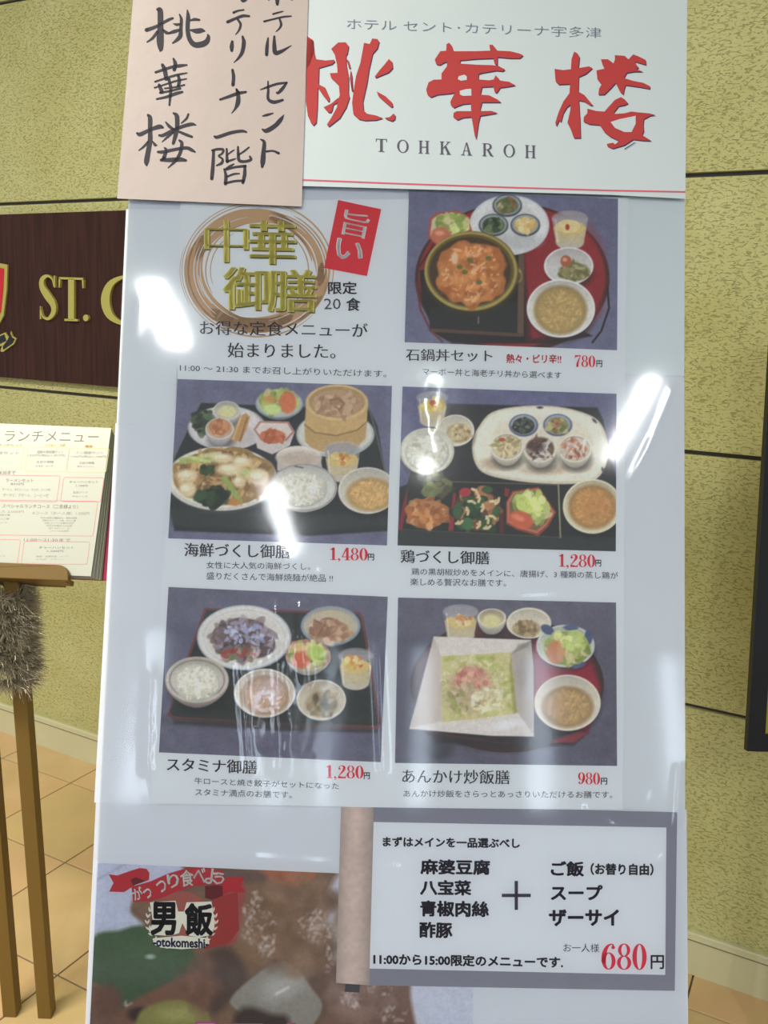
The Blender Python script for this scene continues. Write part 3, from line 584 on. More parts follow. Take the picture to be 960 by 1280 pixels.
p.ell(468,168,160,120,(196,198,200)); p.ell(468,166,150,111,(208,208,206)); p.ell(470,170,118,88,(196,196,194), soft=12); p.ell(500,235,90,30,(176,176,176), soft=20, a=.7)
for cx, cy, c, sd in ((460,90,[(120,130,80),(160,90,60),(190,180,140),(90,100,60)],1), (405,168,[(70,85,60),(50,62,48),(110,125,85)],2), (532,168,[(215,180,110),(200,155,80),(225,205,150)],3)):
    p.ell(cx, cy, 59, 45, (70,74,88)); p.ell(cx, cy-2, 53, 39, (150,160,160)); p.ell(cx, cy, 44, 32, np.array(c[0])*.9); p.hull(cx, cy, 40, 30, 26, (6, 12), c, sd)
p.poly([(150,140),(180,118),(260,108),(300,130),(320,190),(280,220),(180,250),(142,215)], (178,82,72)); p.poly([(160,146),(185,126),(258,118),(290,136),(308,186),(250,225),(185,238),(152,208)], (198,190,150)); salad(p, 240, 160, 68, 38, 5); p.ell(195,208,40,32,(196,110,78), soft=10); p.ell(190,200,18,10,(220,150,120), soft=8)
p.ell(500,370,20,30,(168,150,84)); p.ell(508,372,10,16,(120,100,50))
p.ell(318,380,190,146,(60,52,30), soft=10, a=.8); p.ell(318,352,186,160,(120,100,40)); p.ell(314,352,184,156,(158,138,66)); p.ell(314,350,172,145,(104,84,36)); p.ell(312,352,162,136,(74,56,36))
p.put(p.mell(314,352,184,156)-p.mell(314,350,178,150), (190,172,92), .6)
p.wobble(36, 40); p.ell(318,362,142,130,(178,106,50), soft=8); p.still(); p.hull(315,360,132,122,150,(9,24),[(200,125,62),(180,100,45),(215,148,80),(168,88,42),(205,135,70)],11,2,.6, soft=10); p.hull(315,360,130,118,90,(3,7),[(232,190,140),(225,165,110)],12,3,.6)
for x, y in ((290,355),(348,396),(270,335),(385,300),(310,308)): p.ell(x, y, 12, 9, (104,112,48))
p.ell(250,300,14,20,(230,200,170), soft=10, a=.8)
glass(p, 710, 140, 72, 96, (172,164,164)); p.ell(705,172,48,26,(214,196,140)); p.ell(700,176,8,12,(176,50,40))
p.bowl(705,330,98,74,20,(190,188,188),(216,214,212),(196,192,188)); p.ell(728,355,62,36,(140,130,80), soft=8); p.hull(725,355,60,34,50,(5,11),[(150,142,92),(110,104,60),(172,164,120)],13,3); p.ell(694,312,22,24,(178,96,66)); p.ell(690,306,9,8,(214,150,120))
p.bowl(674,500,136,116,22,(200,198,196),(224,222,216),(208,204,196), .05); soup(p, 672, 506, 106, 98, (182,152,92), 14)
p.finish('meal_photo', menu, 0.0025, label='printed photo of a stone pot rice set on a round red tray')

CR = C2
p = Print(C2, [(72,14),(928,42),(908,678),(35,650)], 1.15)
p.im[:] = (104,104,132); p.grain(.10, 40); p.grain(.05, 7, 8)
p.poly([(165,108),(840,140),(870,200),(930,560),(920,620),(600,640),(60,620),(40,520),(60,330)], (44,48,50), soft=8); p.poly([(40,530),(920,560),(910,600),(600,625),(50,600)], (58,62,62), soft=20, a=.7)
p.line([(165,108),(120,180),(50,340)], 6, (110,104,96), .7); p.line([(165,108),(390,112)], 5, (110,106,98), .6); p.line([(838,138),(860,210),(900,380)], 7, (98,94,88), .8)
p.ell(270,210,156,88,(190,186,186)); p.ell(270,208,146,80,(204,198,196)); p.ell(300,240,90,44,(186,178,176), soft=20)
p.hull(172,186,42,50,60,(7,15),[(52,66,50),(70,88,60),(40,50,42),(96,110,80)],21)
p.bowl(268,140,54,38,30,(176,172,172),(206,202,198),(180,176,160)); p.ell(270,145,36,24,(206,200,146), soft=10)
p.bowl(240,212,56,42,36,(182,178,178),(214,210,208),(190,160,130)); p.ell(240,206,42,30,(190,126,80)); p.hull(240,206,38,26,24,(6,12),[(204,140,92),(176,108,64)],22)
p.poly([(320,165),(345,150),(362,165),(350,210),(325,265),(285,258),(300,215)], (186,142,84)); p.line([(325,165),(295,252)], 8, (212,172,112), .8); p.line([(350,170),(322,260)], 6, (140,96,54), .8)
p.bowl(478,112,94,56,22,(120,130,140),(150,158,168),(176,180,170)); salad(p, 475,100,78,42,23); p.ell(512,108,34,44,(206,112,66), soft=10); p.ell(450,135,34,22,(190,206,130), soft=10); p.ell(440,95,26,18,(204,140,70), soft=12, a=.8)
p.poly([(375,215),(400,182),(515,185),(540,225),(520,280),(450,315),(390,290)], (196,186,182)); p.poly([(375,215),(400,182),(515,185),(540,225),(505,262),(405,258)], (176,116,104)); p.poly([(384,216),(405,188),(510,191),(530,224),(500,256),(410,252)], (206,194,186)); p.ell(452,244,52,28,(190,110,70)); p.hull(452,244,48,24,26,(6,12),[(206,122,78),(176,88,52)],24)
p.ell(702,235,156,92,(176,178,174)); p.ell(702,230,146,84,(202,200,190)); p.ell(700,240,120,66,(182,178,164), soft=14)
p.poly([(578,190),(582,265),(620,300),(700,310),(790,285),(822,250),(828,190)], (186,152,96)); p.poly([(584,120),(580,195),(620,225),(705,238),(790,215),(828,180),(832,110)], (196,162,104)); p.line([(580,196),(620,228),(705,240),(790,218),(828,184)], 6, (140,108,62), .8)
p.ell(708,108,125,72,(206,176,120)); p.ell(708,106,112,62,(172,138,86)); p.ell(708,112,100,54,(176,142,108)); p.hull(708,112,92,48,50,(5,13),[(196,164,130),(160,122,90),(186,150,116)],25,3); p.line([(680,100),(712,92),(738,112),(718,136),(700,124)], 6, (132,98,70), .8)
p.ell(556,325,92,44,(196,186,178)); p.ell(556,320,86,38,(214,204,196)); p.poly([(470,320),(642,320),(650,372),(470,380)], (196,184,172), a=.9)
p.ell(555,330,80,30,(178,160,140), soft=16, a=.7)
glass(p, 730, 292, 72, 104, (150,146,146)); p.hull(730,330,44,22,18,(6,12),[(210,170,80),(190,120,60),(214,196,140)],26)
p.ell(250,418,214,130,(90,84,80), a=.6, soft=16); p.ell(248,412,222,128,(198,194,184)); p.ell(250,406,212,120,(216,210,198)); p.wobble(24,50); p.ell(252,400,200,114,(156,124,70)); p.still()
p.hull(250,402,190,108,330,(6,13),[(186,148,92),(160,116,60),(206,176,120),(130,90,48),(196,160,104),(112,84,50)],27,3.4,.7)
for x0, y0, x1, y1, w_, c in ((90,340,230,330,26,(168,184,96)),(120,325,200,345,14,(196,206,130)),(260,410,320,500,24,(150,176,84)),(270,385,390,380,18,(176,186,110)),(170,320,240,312,18,(206,200,150)),(330,395,420,400,26,(190,190,130))): p.line([(x0,y0),(x1,y1)], w_, c, .85, 8)
p.hull(215,488,62,28,30,(10,22),[(42,62,42),(54,80,50),(34,48,36)],28,2,.9); p.hull(190,378,28,20,14,(8,14),[(60,84,44),(44,62,38)],29)
for x, y, rx, ry in ((110,400,44,26),(280,375,52,24),(112,455,34,30),(395,405,40,34),(330,345,40,22),(255,330,46,18),(318,425,24,22)): p.ell(x, y, rx, ry, (216,198,160), soft=14, a=.9); p.ell(x-6, y-6, rx*.5, ry*.4, (232,222,200), soft=10, a=.8)
p.ell(300,506,26,14,(196,130,60), soft=8)
p.bowl(574,446,134,94,26,(176,172,166),(196,190,182),(200,198,190)); p.put(p.mell(574,446,134,94)-p.mell(574,447,128,89), (140,132,128), .8); rice(p, 566, 452, 104, 74, 30); p.line([(540,362),(572,368)], 6, (90,84,80), .8)
p.bowl(830,458,116,92,22,(190,184,172),(216,210,198),(200,192,176), .05); soup(p, 842, 474, 96, 66, (196,158,96), 31)
p.finish('meal_photo', menu, 0.0025, label='printed photo of a seafood noodle set with a bamboo steamer')

CR = C3
p = Print(C3, [(42,28),(896,57),(893,686),(22,662)], 1.15)
p.im[:] = (98,98,134); p.grain(.10, 40); p.grain(.05, 7, 8)
p.poly([(215,96),(820,112),(842,160),(900,420),(900,640),(20,640),(30,560),(70,380),(180,140)], (44,44,48), soft=8); p.poly([(30,600),(900,630),(893,690),(22,665)], (52,56,56), soft=10)
p.ell(590,262,272,158,(0,0,0), a=0)
p.spoly([(345,190),(400,130),(520,106),(660,108),(780,138),(836,180),(862,260),(850,350),(800,405),(680,418),(520,408),(380,380),(330,330),(320,250)], (206,196,172), soft=6)
p.spoly([(352,196),(405,138),(520,114),(660,116),(775,145),(828,186),(850,262),(838,345),(795,394),(680,406),(520,396),(388,370),(340,326),(330,250)], (222,214,196), soft=5)
p.spoly([(400,225),(430,175),(540,150),(680,155),(770,185),(800,250),(780,330),(690,360),(520,352),(420,320)], (214,204,184), soft=16); p.ell(430,335,70,26,(170,140,110), soft=18, a=.7); p.ell(600,362,80,18,(180,158,130), soft=16, a=.7); p.ell(720,352,70,18,(184,162,134), soft=16, a=.6)
for x, y, a in ((590,112,0),(808,165,.8),(842,362,1.2)): p.ell(x, y, 12, 5, (70,70,80), a)
for cx, cy, c, sd in ((525,183,[(60,66,60),(84,92,76),(46,50,48),(120,124,104)],41), (661,182,[(150,146,90),(190,180,120),(176,80,56),(110,120,70)],42)):
    p.ell(cx, cy, 58, 45, (86,96,126)); p.ell(cx, cy-2, 51, 39, (150,158,172)); p.ell(cx, cy+2, 44, 33, np.array(c[0])*.95); p.hull(cx, cy+2, 42, 31, 34, (5, 11), c, sd)
for cx, cy, c, sd in ((458,268,[(206,190,150),(216,206,176),(176,150,110),(150,140,80)],43), (591,276,[(110,80,66),(216,206,196),(80,62,56),(190,176,166)],44), (730,276,[(206,190,176),(190,120,84),(216,206,196),(150,90,64)],45)):
    p.bowl(cx, cy, 66, 54, 34, (196,188,170), (224,216,200), (196,184,160), .08, .8); p.ell(cx, cy, 55, 44, np.array(c[0])); p.hull(cx, cy, 52, 40, 44, (4, 9), c, sd, 4)
p.ell(440,240,12,7,(190,70,60)); p.ell(575,268,34,24,(84,60,54), soft=14, a=.8)
glass(p, 160, 72, 62, 92, (128,124,136)); p.hull(165,100,42,22,18,(8,13),[(206,180,80),(214,196,120)],46); p.ell(163,92,14,10,(190,90,60))
p.bowl(254,202,74,62,16,(196,190,176),(222,216,200),(206,198,180)); p.ell(266,214,48,38,(170,144,96), soft=8); p.hull(266,214,44,34,40,(4,9),[(190,164,116),(150,122,76),(206,186,140)],47,4)
p.bowl(140,285,108,92,26,(140,136,128),(196,192,172),(216,212,196)); rice(p, 140, 292, 88, 78, 48); p.ell(96,262,18,10,(150,146,110), soft=10, a=.7)
p.poly([(30,430),(170,372),(240,400),(662,420),(672,630),(30,600)], (44,44,46), soft=6); p.line([(240,408),(662,420)], 4, (120,110,90), .8); p.line([(664,420),(672,630)], 6, (166,160,110), .9); p.line([(30,598),(670,630)], 4, (96,90,70), .7)
p.poly([(62,430),(58,520),(40,600),(24,600),(40,510)], (150,44,50), a=.85); p.poly([(245,450),(256,455),(244,604),(224,604)], (156,44,52)); p.poly([(450,430),(470,440),(462,470),(448,465)], (140,44,50)); p.poly([(432,520),(446,520),(444,612),(430,612)], (120,40,46), a=.8)
p.hull(180,425,60,46,60,(6,13),[(84,92,56),(64,70,46),(126,124,74),(90,76,60)],49,3); p.hull(150,440,22,28,12,(8,14),[(140,146,80),(110,120,66)],50)
p.wobble(30,30); p.ell(142,535,84,56,(176,110,58)); p.still(); p.hull(142,535,84,56,90,(7,17),[(200,136,74),(176,104,52),(216,160,100),(150,86,44)],51,1.8,.7)
p.ell(340,520,96,80,(84,60,46)); p.hull(340,520,94,82,46,(12,22),[(168,110,70),(190,130,84),(140,80,54),(100,66,50)],52,1.7,.85); p.hull(340,530,96,84,26,(12,20),[(48,78,48),(60,96,54),(40,60,42)],53,2,.9); p.ell(292,450,24,18,(186,50,56)); p.ell(380,440,22,14,(60,96,56)); p.ell(300,575,24,24,(64,116,66))
r = np.random.default_rng(54)
for x, y in ((330,445),(345,475),(405,490),(360,512),(318,490),(380,560),(345,580),(400,550),(268,570),(380,590),(300,525),(420,485)):
    a = r.random()*3; p.line([(x-13*math.cos(a),y-13*math.sin(a)),(x+5*math.sin(a),y-5*math.cos(a)),(x+13*math.cos(a),y+13*math.sin(a))], 11, (226,196,140), .95); p.ell(x-4,y-4,4,3,(240,222,186))
p.poly([(455,490),(480,445),(585,428),(655,530),(625,585),(585,625),(500,600),(455,575)], (150,66,52)); p.poly([(460,490),(484,450),(582,434),(648,530),(618,580),(580,615),(503,592),(460,570)], (196,110,80)); p.poly([(468,492),(488,458),(578,442),(638,530),(612,575),(575,603),(506,584),(470,562)], (120,96,70)); salad(p, 556, 510, 78, 60, 55, .5); p.hull(560,490,60,34,26,(10,20),[(206,214,120),(186,200,100),(222,222,150)],56); p.ell(515,560,50,34,(206,96,62), .4, soft=8); p.ell(505,552,26,12,(226,130,96), .4, soft=8)
p.bowl(800,505,118,108,26,(196,188,160),(222,214,184),(206,196,162), .06); soup(p, 800, 508, 96, 88, (190,142,78), 57); p.ell(820,510,60,50,(196,132,76), soft=50, a=.5)
p.finish('meal_photo', menu, 0.0025, label='printed photo of a chicken set with a lacquered box and white platter')

CR = C4
p = Print(C4, [(68,28),(943,67),(915,727),(30,688)], 1.15)
p.im[:] = (96,94,116); p.grain(.10, 40); p.grain(.05, 7, 8)
p.poly([(212,112),(830,128),(846,150),(916,570),(905,596),(600,588),(85,556),(62,540),(150,290)], (112,58,56), soft=5); p.poly([(220,120),(822,137),(836,155),(905,565),(895,580),(600,574),(90,544),(72,530),(160,290)], (44,50,48), soft=5)
p.poly([(85,556),(905,596),(900,610),(600,606),(90,575)], (52,46,52), soft=14, a=.8); p.ell(480,560,380,30,(58,60,56), soft=30, a=.6)
p.ell(380,258,170,108,(30,32,34), a=.5, soft=20)
p.ell(370,230,188,130,(170,176,186)); p.ell(369,229,181,124,(206,202,196)); p.put(p.mell(370,230,165,112)-p.mell(370,230,160,108),(186,184,184),.9); p.ell(368,232,150,98,(200,194,186), soft=16)
p.wobble(34,50); p.ell(366,238,124,78,(104,82,84), soft=6); p.still(); p.hull(366,238,122,76,170,(8,20),[(120,100,104),(84,66,70),(146,130,140),(96,72,66),(160,150,166)],61,2.6,.7); p.hull(350,300,80,24,36,(6,12),[(160,60,60),(110,120,80),(180,150,140)],62,2.5); p.hull(370,215,90,50,50,(4,9),[(180,186,210),(150,154,190)],63,2)
p.bowl(182,398,126,92,40,(150,136,128),(188,178,164),(190,184,170), .06); p.put(p.mell(182,398,112,80)-p.mell(182,398,106,75),(120,108,104),.8); rice(p, 182, 412, 92, 74, 64)
p.bowl(715,182,118,78,22,(110,124,140),(132,148,164),(176,172,160), .08); p.ell(715,185,100,64,(186,172,144)); p.wobble(20,30); p.ell(705,205,80,44,(176,140,106)); p.still(); p.hull(705,205,78,46,70,(8,18),[(196,164,130),(170,128,94),(212,186,156),(150,104,76)],65,2.6,.7); p.line([(650,160),(690,180),(660,230)], 8, (130,84,58), .6)
p.bowl(626,300,90,52,40,(190,180,168),(176,110,90),(190,170,140), .07); p.poly([(538,290),(560,245),(620,235),(700,265),(715,320),(690,345),(560,340)], (178,116,96)); salad(p, 625, 300, 80, 50, 66); p.ell(600,315,36,40,(206,104,70), .6, soft=10); p.ell(655,290,36,30,(176,196,90), soft=14); p.ell(590,270,40,18,(216,176,120), soft=12, a=.8)
glass(p, 815, 300, 70, 110, (130,128,120)); p.hull(805,330,44,26,20,(7,13),[(212,190,90),(206,130,70),(224,206,140)],67)
p.bowl(452,450,122,96,24,(188,180,168),(214,206,192),(204,194,176), .06); soup(p, 455, 460, 98, 80, (184,150,120), 68); p.ell(470,430,60,40,(190,170,176), soft=40, a=.6); p.hull(465,480,60,50,30,(5,9),[(226,216,226)],69,3,.6)
p.bowl(678,478,98,80,20,(190,182,164),(216,208,192),(196,184,160), .06); p.ell(680,495,64,50,(140,118,74), soft=14); p.hull(682,495,60,48,60,(6,14),[(120,100,56),(90,76,46),(170,144,96),(150,128,80)],70,2.6); p.ell(640,430,30,24,(170,148,120), soft=20, a=.6)
p.finish('meal_photo', menu, 0.0025, label='printed photo of a stamina set on a red rimmed black tray')

CR = C5
p = Print(C5, [(40,22),(910,42),(914,694),(28,682)], 1.15)
p.im[:] = (92,90,108); p.grain(.10, 40); p.grain(.05, 7, 8)
p.ell(475,370,386,270,(66,48,44)); p.ell(475,366,370,255,(92,44,46)); p.ell(480,400,360,230,(60,46,48), soft=50)
p.poly([(580,190),(700,170),(800,250),(848,380),(800,560),(700,600),(590,590)], (150,34,52), soft=20); p.poly([(570,480),(800,560),(740,610),(500,625),(200,600),(140,560)], (52,48,50), soft=16); p.poly([(640,600),(760,555),(800,560),(740,602)], (160,52,62), soft=8, a=.8); p.ell(200,620,60,50,(50,50,54), soft=30, a=.6); p.line([(140,560),(480,605)], 8, (100,44,48), .5)
glass(p, 290, 78, 70, 96, (128,124,124)); p.hull(300,108,36,20,16,(6,12),[(206,150,90),(196,110,70),(214,196,150)],71)
p.bowl(414,102,57,36,40,(190,184,170),(216,208,192),(176,160,130), .12); p.ell(412,116,38,26,(206,196,140), soft=12)
p.ell(562,122,88,60,(206,198,178)); p.bowl(562,125,88,60,10,(206,198,180),(216,208,190),(206,196,174), .07); p.ell(552,146,52,32,(140,116,76), soft=12); p.hull(552,146,50,30,40,(5,11),[(160,134,90),(120,98,62),(180,156,110)],72,3)
p.bowl(708,215,116,84,16,(160,166,176),(196,198,196),(190,194,170), .06); p.ell(636,150,28,18,(70,84,120), .5); p.ell(800,180,16,30,(70,84,120)); p.ell(730,142,30,12,(80,92,126)); p.ell(760,292,30,12,(80,92,126),-.3); salad(p, 715, 225, 92, 68, 73); p.ell(668,240,36,46,(196,128,84), soft=12); p.ell(688,235,14,44,(206,150,110), soft=8); p.hull(740,200,40,36,16,(10,18),[(200,206,130),(176,190,100)],74)
p.poly([(183,178),(570,192),(580,300),(582,576),(420,574),(85,545),(130,380)], (196,186,176), soft=5); p.poly([(183,178),(570,192),(492,245),(215,258)], (206,198,190), soft=5); p.poly([(570,192),(580,300),(582,576),(520,482),(492,240)], (176,166,158), soft=6); p.poly([(85,545),(216,512),(520,484),(582,576),(400,572)], (206,198,192), soft=5); p.poly([(183,178),(213,258),(212,516),(88,543),(130,380)], (190,178,168), soft=5)
p.poly([(520,210),(572,196),(556,220),(498,246)], (120,110,104), soft=10, a=.6); p.ell(535,330,24,60,(150,140,132), soft=30, a=.6); p.ell(470,530,60,16,(222,218,222), -.2, soft=18, a=.8)
p.poly([(212,256),(490,240),(516,482),(410,498),(216,520)], (196,188,130), soft=5)
p.hull(355,378,150,138,330,(5,13),[(206,200,140),(186,184,116),(216,210,170),(196,190,150),(170,176,96),(214,196,160)],75,2.2,.55)
p.ell(330,400,100,90,(176,150,110), soft=60, a=.6); p.hull(330,350,70,50,80,(7,14),[(206,140,120),(190,110,96),(216,170,150),(200,150,130)],76,2.6,.65); p.hull(310,420,80,60,80,(6,12),[(150,140,90),(176,160,120),(200,180,150)],77,2.5,.6); p.hull(400,430,80,50,50,(5,10),[(214,206,170),(222,216,190)],78,2.5,.6)
for a in ((245,420,290,490),(360,265,420,262),(455,370,500,350),(230,270,260,262),(480,450,505,470)): p.line([a[:2], a[2:]], 16, (164,176,80), .7, 10)
p.poly([(492,250),(518,480),(500,486),(484,300)], (130,120,60), soft=10, a=.5)
p.bowl(716,442,132,112,14,(196,186,168),(218,210,192),(208,198,180), .05); soup(p, 716, 458, 104, 82, (180,146,96), 79)
p.finish('meal_photo', menu, 0.0025, label='printed photo of fried rice with sauce in a square white dish')

# ------------------------------------------------------------------ lower poster: pork picture
C7 = (100, 990, 2.667)
CR = C7
p = Print(C7, [(60,236),(1310,290),(1310,1060),(20,1060)], .9)
p.im[:] = (102,76,58); p.grain(.35, 90, 2); p.grain(.25, 30, 4)
p.hull(700,650,650,420,170,(30,90),[(112,82,58),(92,66,50),(128,92,66),(78,58,48),(120,78,52)],81,1.8,.5,soft=40)
p.spoly([(40,230),(330,240),(300,320),(190,350),(170,400),(215,440),(180,470),(40,490)], (168,174,196), soft=14); p.line([(60,290),(150,240)], 8, (140,146,166), .7, 8)
p.spoly([(190,350),(300,330),(560,270),(860,260),(860,420),(560,560),(300,500),(220,450)], (118,88,66), soft=40, a=.8)
p.spoly([(600,262),(775,262),(765,300),(700,318),(630,292)], (166,86,54), soft=12); p.spoly([(430,262),(600,265),(620,300),(540,300),(440,290)], (96,72,66), soft=20)
p.ell(790,440,110,150,(132,100,78), soft=60, a=.8); p.ell(620,470,90,130,(130,94,62), soft=60, a=.8); p.ell(790,440,50,60,(156,134,118), soft=40, a=.6)
p.spoly([(545,300),(460,340),(430,420),(450,510),(520,500),(545,400)], (150,62,58), soft=12)
p.spoly([(45,485),(130,462),(230,450),(420,560),(428,578),(330,625),(170,700),(140,725),(60,640),(30,620)], (58,82,54), soft=14); p.ell(200,520,120,40,(70,96,62), .2, soft=50, a=.6); p.ell(235,548,16,8,(150,166,150), soft=8)
p.spoly([(420,540),(500,520),(560,620),(500,700),(440,740),(400,640)], (64,46,40), soft=30, a=.8); p.spoly([(170,700),(420,590),(430,700),(330,720),(240,760),(130,770)], (112,72,54), soft=20, a=.8); p.ell(90,700,50,60,(100,66,52), soft=30); p.ell(200,740,40,24,(50,36,34), soft=16)
p.spoly([(185,770),(240,710),(330,692),(400,720),(440,780),(440,1060),(150,1060)], (126,122,58), soft=14); p.ell(330,740,70,24,(146,142,76), soft=24)
p.spoly([(500,700),(560,630),(660,565),(720,585),(770,650),(808,708),(780,772),(700,860),(600,800),(560,750)], (132,126,116), soft=10); p.ell(670,650,70,40,(156,152,146), -.4, soft=40); p.line([(655,672),(695,650)], 8, (206,206,206), .7, 8)
p.spoly([(520,740),(640,740),(700,780),(640,1060),(480,1060)], (56,42,38), soft=26)
p.spoly([(1000,600),(1130,620),(1180,700),(1200,1060),(1310,1060),(1310,270),(860,270),(860,600)], (176,178,196), soft=24); p.spoly([(860,560),(1060,600),(1110,680),(1150,1060),(800,1060),(820,700)], (112,82,68), soft=26)
p.spoly([(1100,600),(1310,600),(1310,1060),(1200,1060)], (180,184,200), soft=16)
p.hull(720,440,190,170,120,(12,34),[(140,106,80),(116,84,60),(150,120,98),(98,72,52)],84,1.8,.35,soft=22); p.hull(400,640,60,110,40,(10,26),[(120,80,60),(90,60,46)],85,1.8,.35,soft=20)
p.hull(940,660,120,120,60,(10,28),[(136,104,88),(100,72,60),(150,124,112)],86,1.8,.35,soft=20)
for k, (x, y, rx, ry, n) in enumerate(((600,460,60,80,60),(790,450,70,60,110),(625,520,30,40,36),(905,690,40,30,50),(1010,640,70,40,40),(1040,740,60,30,30),(590,355,20,30,16),(830,560,16,50,20),(160,705,14,12,12),(560,400,24,40,20))):
    p.hull(x, y, rx, ry, n, (2, 6), [(196,182,178),(172,154,146),(214,206,204),(150,128,116)], 90+k, 2.4, .42, soft=7)
p.finish('food_picture', low, .0007, label='printed close up of sweet and sour pork with peppers')
CR = C7
for q_ in (R4(385,765,455,792), R4(480,770,610,792), R4(690,768,720,792), R4(760,772,850,792)): flat('letter_outline', [q_], inkm((160,70,130)), low, .0009)
for q_ in (R4(392,771,448,792), R4(486,776,604,792), R4(695,774,715,792), R4(766,778,845,792)): flat('cut_letter', [q_], inkm((206,206,130)), low, .0011)

# badge with the ribbon
CR = (120, 1070, 4.8)
rb, rd = inkm((166,44,54)), inkm((96,34,40))
flat('badge_disc', [[(515+175*math.cos(t), 375+165*math.sin(t)) for t in np.linspace(0, 6.28, 40, endpoint=False)]], mat('badge_red', ink((150,84,76)), .5), low, .0009)
flat('badge_patch', [[(700,250),(850,215),(860,440),(800,520),(720,540),(650,560),(690,430)]], inkm((146,54,52)), low, .0009)  # flat colour patches printed beside and below the badge
flat('badge_patch', [[(340,480),(680,480),(640,545),(515,572),(390,545)]], inkm((70,88,64)), low, .0010)
for q_ in ([[(78,108),(130,115),(215,85),(265,70),(305,75),(322,100),(320,140),(300,150),(255,160),(210,190),(170,215),(80,212),(107,160)],
   [(762,125),(890,125),(870,172),(895,215),(800,215),(700,260),(665,250),(740,205)]]): flat('ribbon_tail', [q_], rb, low, .0011)
for q_ in ([[(208,140),(240,125),(300,148),(270,160),(225,175)], [(655,178),(762,168),(762,235),(700,262),(656,250)]]): flat('ribbon_fold', [q_], rd, low, .0012)
top = [(215,182),(330,150),(430,105),(520,78),(620,66),(700,72),(765,88)]; bot = [(768,178),(690,170),(600,176),(500,205),(400,248),(330,268),(225,275)]
flat('ribbon', [top+bot], rb, low, .0013)
for ch, x, y, s, a in (('が',252,222,62,-.30),('っ',312,222,48,-.32),('つ',395,180,58,-.30),('り',465,145,70,-.22),('食',548,130,82,-.10),('べ',622,112,74,.05),('よ',695,120,78,.14),('う',742,132,60,.10)):
    s *= 1.12; hh = s*1.05; c, sn = math.cos(a), math.sin(a); U, V = (s*c*.85, s*sn*.85), (-hh*sn, hh*c)
    for k, (rgb, zz, st) in enumerate((((126,30,40), .00145, 'heavy'), ((226,222,214), .0016, 'bold'))):
        text_uv('ribbon_text', ch, (x-U[0]/2-V[0]/2, y-U[1]/2-V[1]/2), U, V, rgb, low, zz, st)
lau = []
for sd in (-1, 1):
    for i in range(9):
        t = math.radians(200-i*15) if sd < 0 else math.radians(-20+i*15)
        t = math.radians(90+(sd*-1)*(20+i*13)) ; x, y = 515+205*math.cos(t)*1.0, 390+165*math.sin(t)
        for q in (-1, 1):
            d0 = t+math.pi/2*sd*-1+q*.5; lau.append([(x, y, 5), (x+14*math.cos(d0), y+14*math.sin(d0), 12), (x+28*math.cos(d0), y+28*math.sin(d0), 3)])
for h_ in (lau[:18], lau[18:]): flat('laurel_sprig', strokes_quads(h_, 2), inkm((206,200,186)), low, .0012)
flat('name_plate', [[(325,275),(480,265),(495,330),(530,330),(545,275),(695,270),(715,400),(700,470),(620,485),(560,475),(520,400),(500,460),(450,475),(330,470),(318,440),(345,400),(335,340)], [(345,490),(515,475),(680,490),(682,525),(640,548),(515,556),(390,546),(345,525)]], inkm((214,212,196)), low, .0015)
T('name_text', '男', 335, 280, 478, 466, (36,34,44), low, .0017, 'heavy', 0)
T('name_text', '飯', 540, 285, 698, 470, (36,34,44), low, .0017, 'heavy', 0)
T('name_text', '-otokomeshi-', 345, 485, 675, 538, (50,48,90), low, .0017, 'heavy', .03)

# printed scroll
CR = (0, 0, 1)
gm = inkm((128,128,140))
flat('scroll_cloth', [[(466,1006),(846,1015),(843,1238),(462,1231)]], gm, low, .0012)
flat('scroll_cloth', [[(467,1027),(832.5,1034),(831,1218),(462,1210)]], inkm((208,211,216)), low, .0014)
q = Print((0,0,1), [(426.5,1005),(467,1007),(462,1231),(420,1228)], 1)
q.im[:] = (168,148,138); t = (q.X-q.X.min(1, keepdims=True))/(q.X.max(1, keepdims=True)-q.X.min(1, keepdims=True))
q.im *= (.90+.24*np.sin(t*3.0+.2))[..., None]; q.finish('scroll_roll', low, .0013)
for q_ in ([[(436,998),(455,998),(455,1006),(436,1006)], [(432,1229),(450,1230),(449,1240),(431,1239)]]): flat('scroll_knob', [q_], inkm((62,60,66)), low, .0014)
CR = (410, 990, 2.133)
ik = (56,54,70)
for s, b, st, sl in (('まずはメインを一品選ぶべし', (147,119,510,144), 'heavy', .012), ('麻婆豆腐', (248,179,430,217), 'heavy', .012), ('八宝菜', (247,234,380,272), 'heavy', .012),
      ('青椒肉絲', (247,289,427,329), 'heavy', .012), ('酢豚', (245,346,330,386), 'heavy', .012), ('ご飯', (595,184,680,222), 'heavy', .012), ('（お替り自由）', (700,189,866,219), 'heavy', .01),
      ('スープ', (595,248,730,286), 'heavy', .0), ('ザーサイ', (590,313,773,355), 'heavy', .0), ('11:00から15:00限定のメニューです.', (122,429,625,458), 'heavy', .018), ('お一人様', (627,402,722,425), 'reg', .012)):
    T('scroll_text', s, *b, ik, low, .0016, st, sl)
T('scroll_text', '円', 860, 434, 894, 470, ik, low, .0016, 'bold', 0)
serif('price_text', '680', 727, 402, 850, 472, (204,48,70), low, .0016, sl=.01)
flat('plus_sign', [R4(463,270,540,279), R4(497,236,506,313)], inkm(ik), low, .0016)
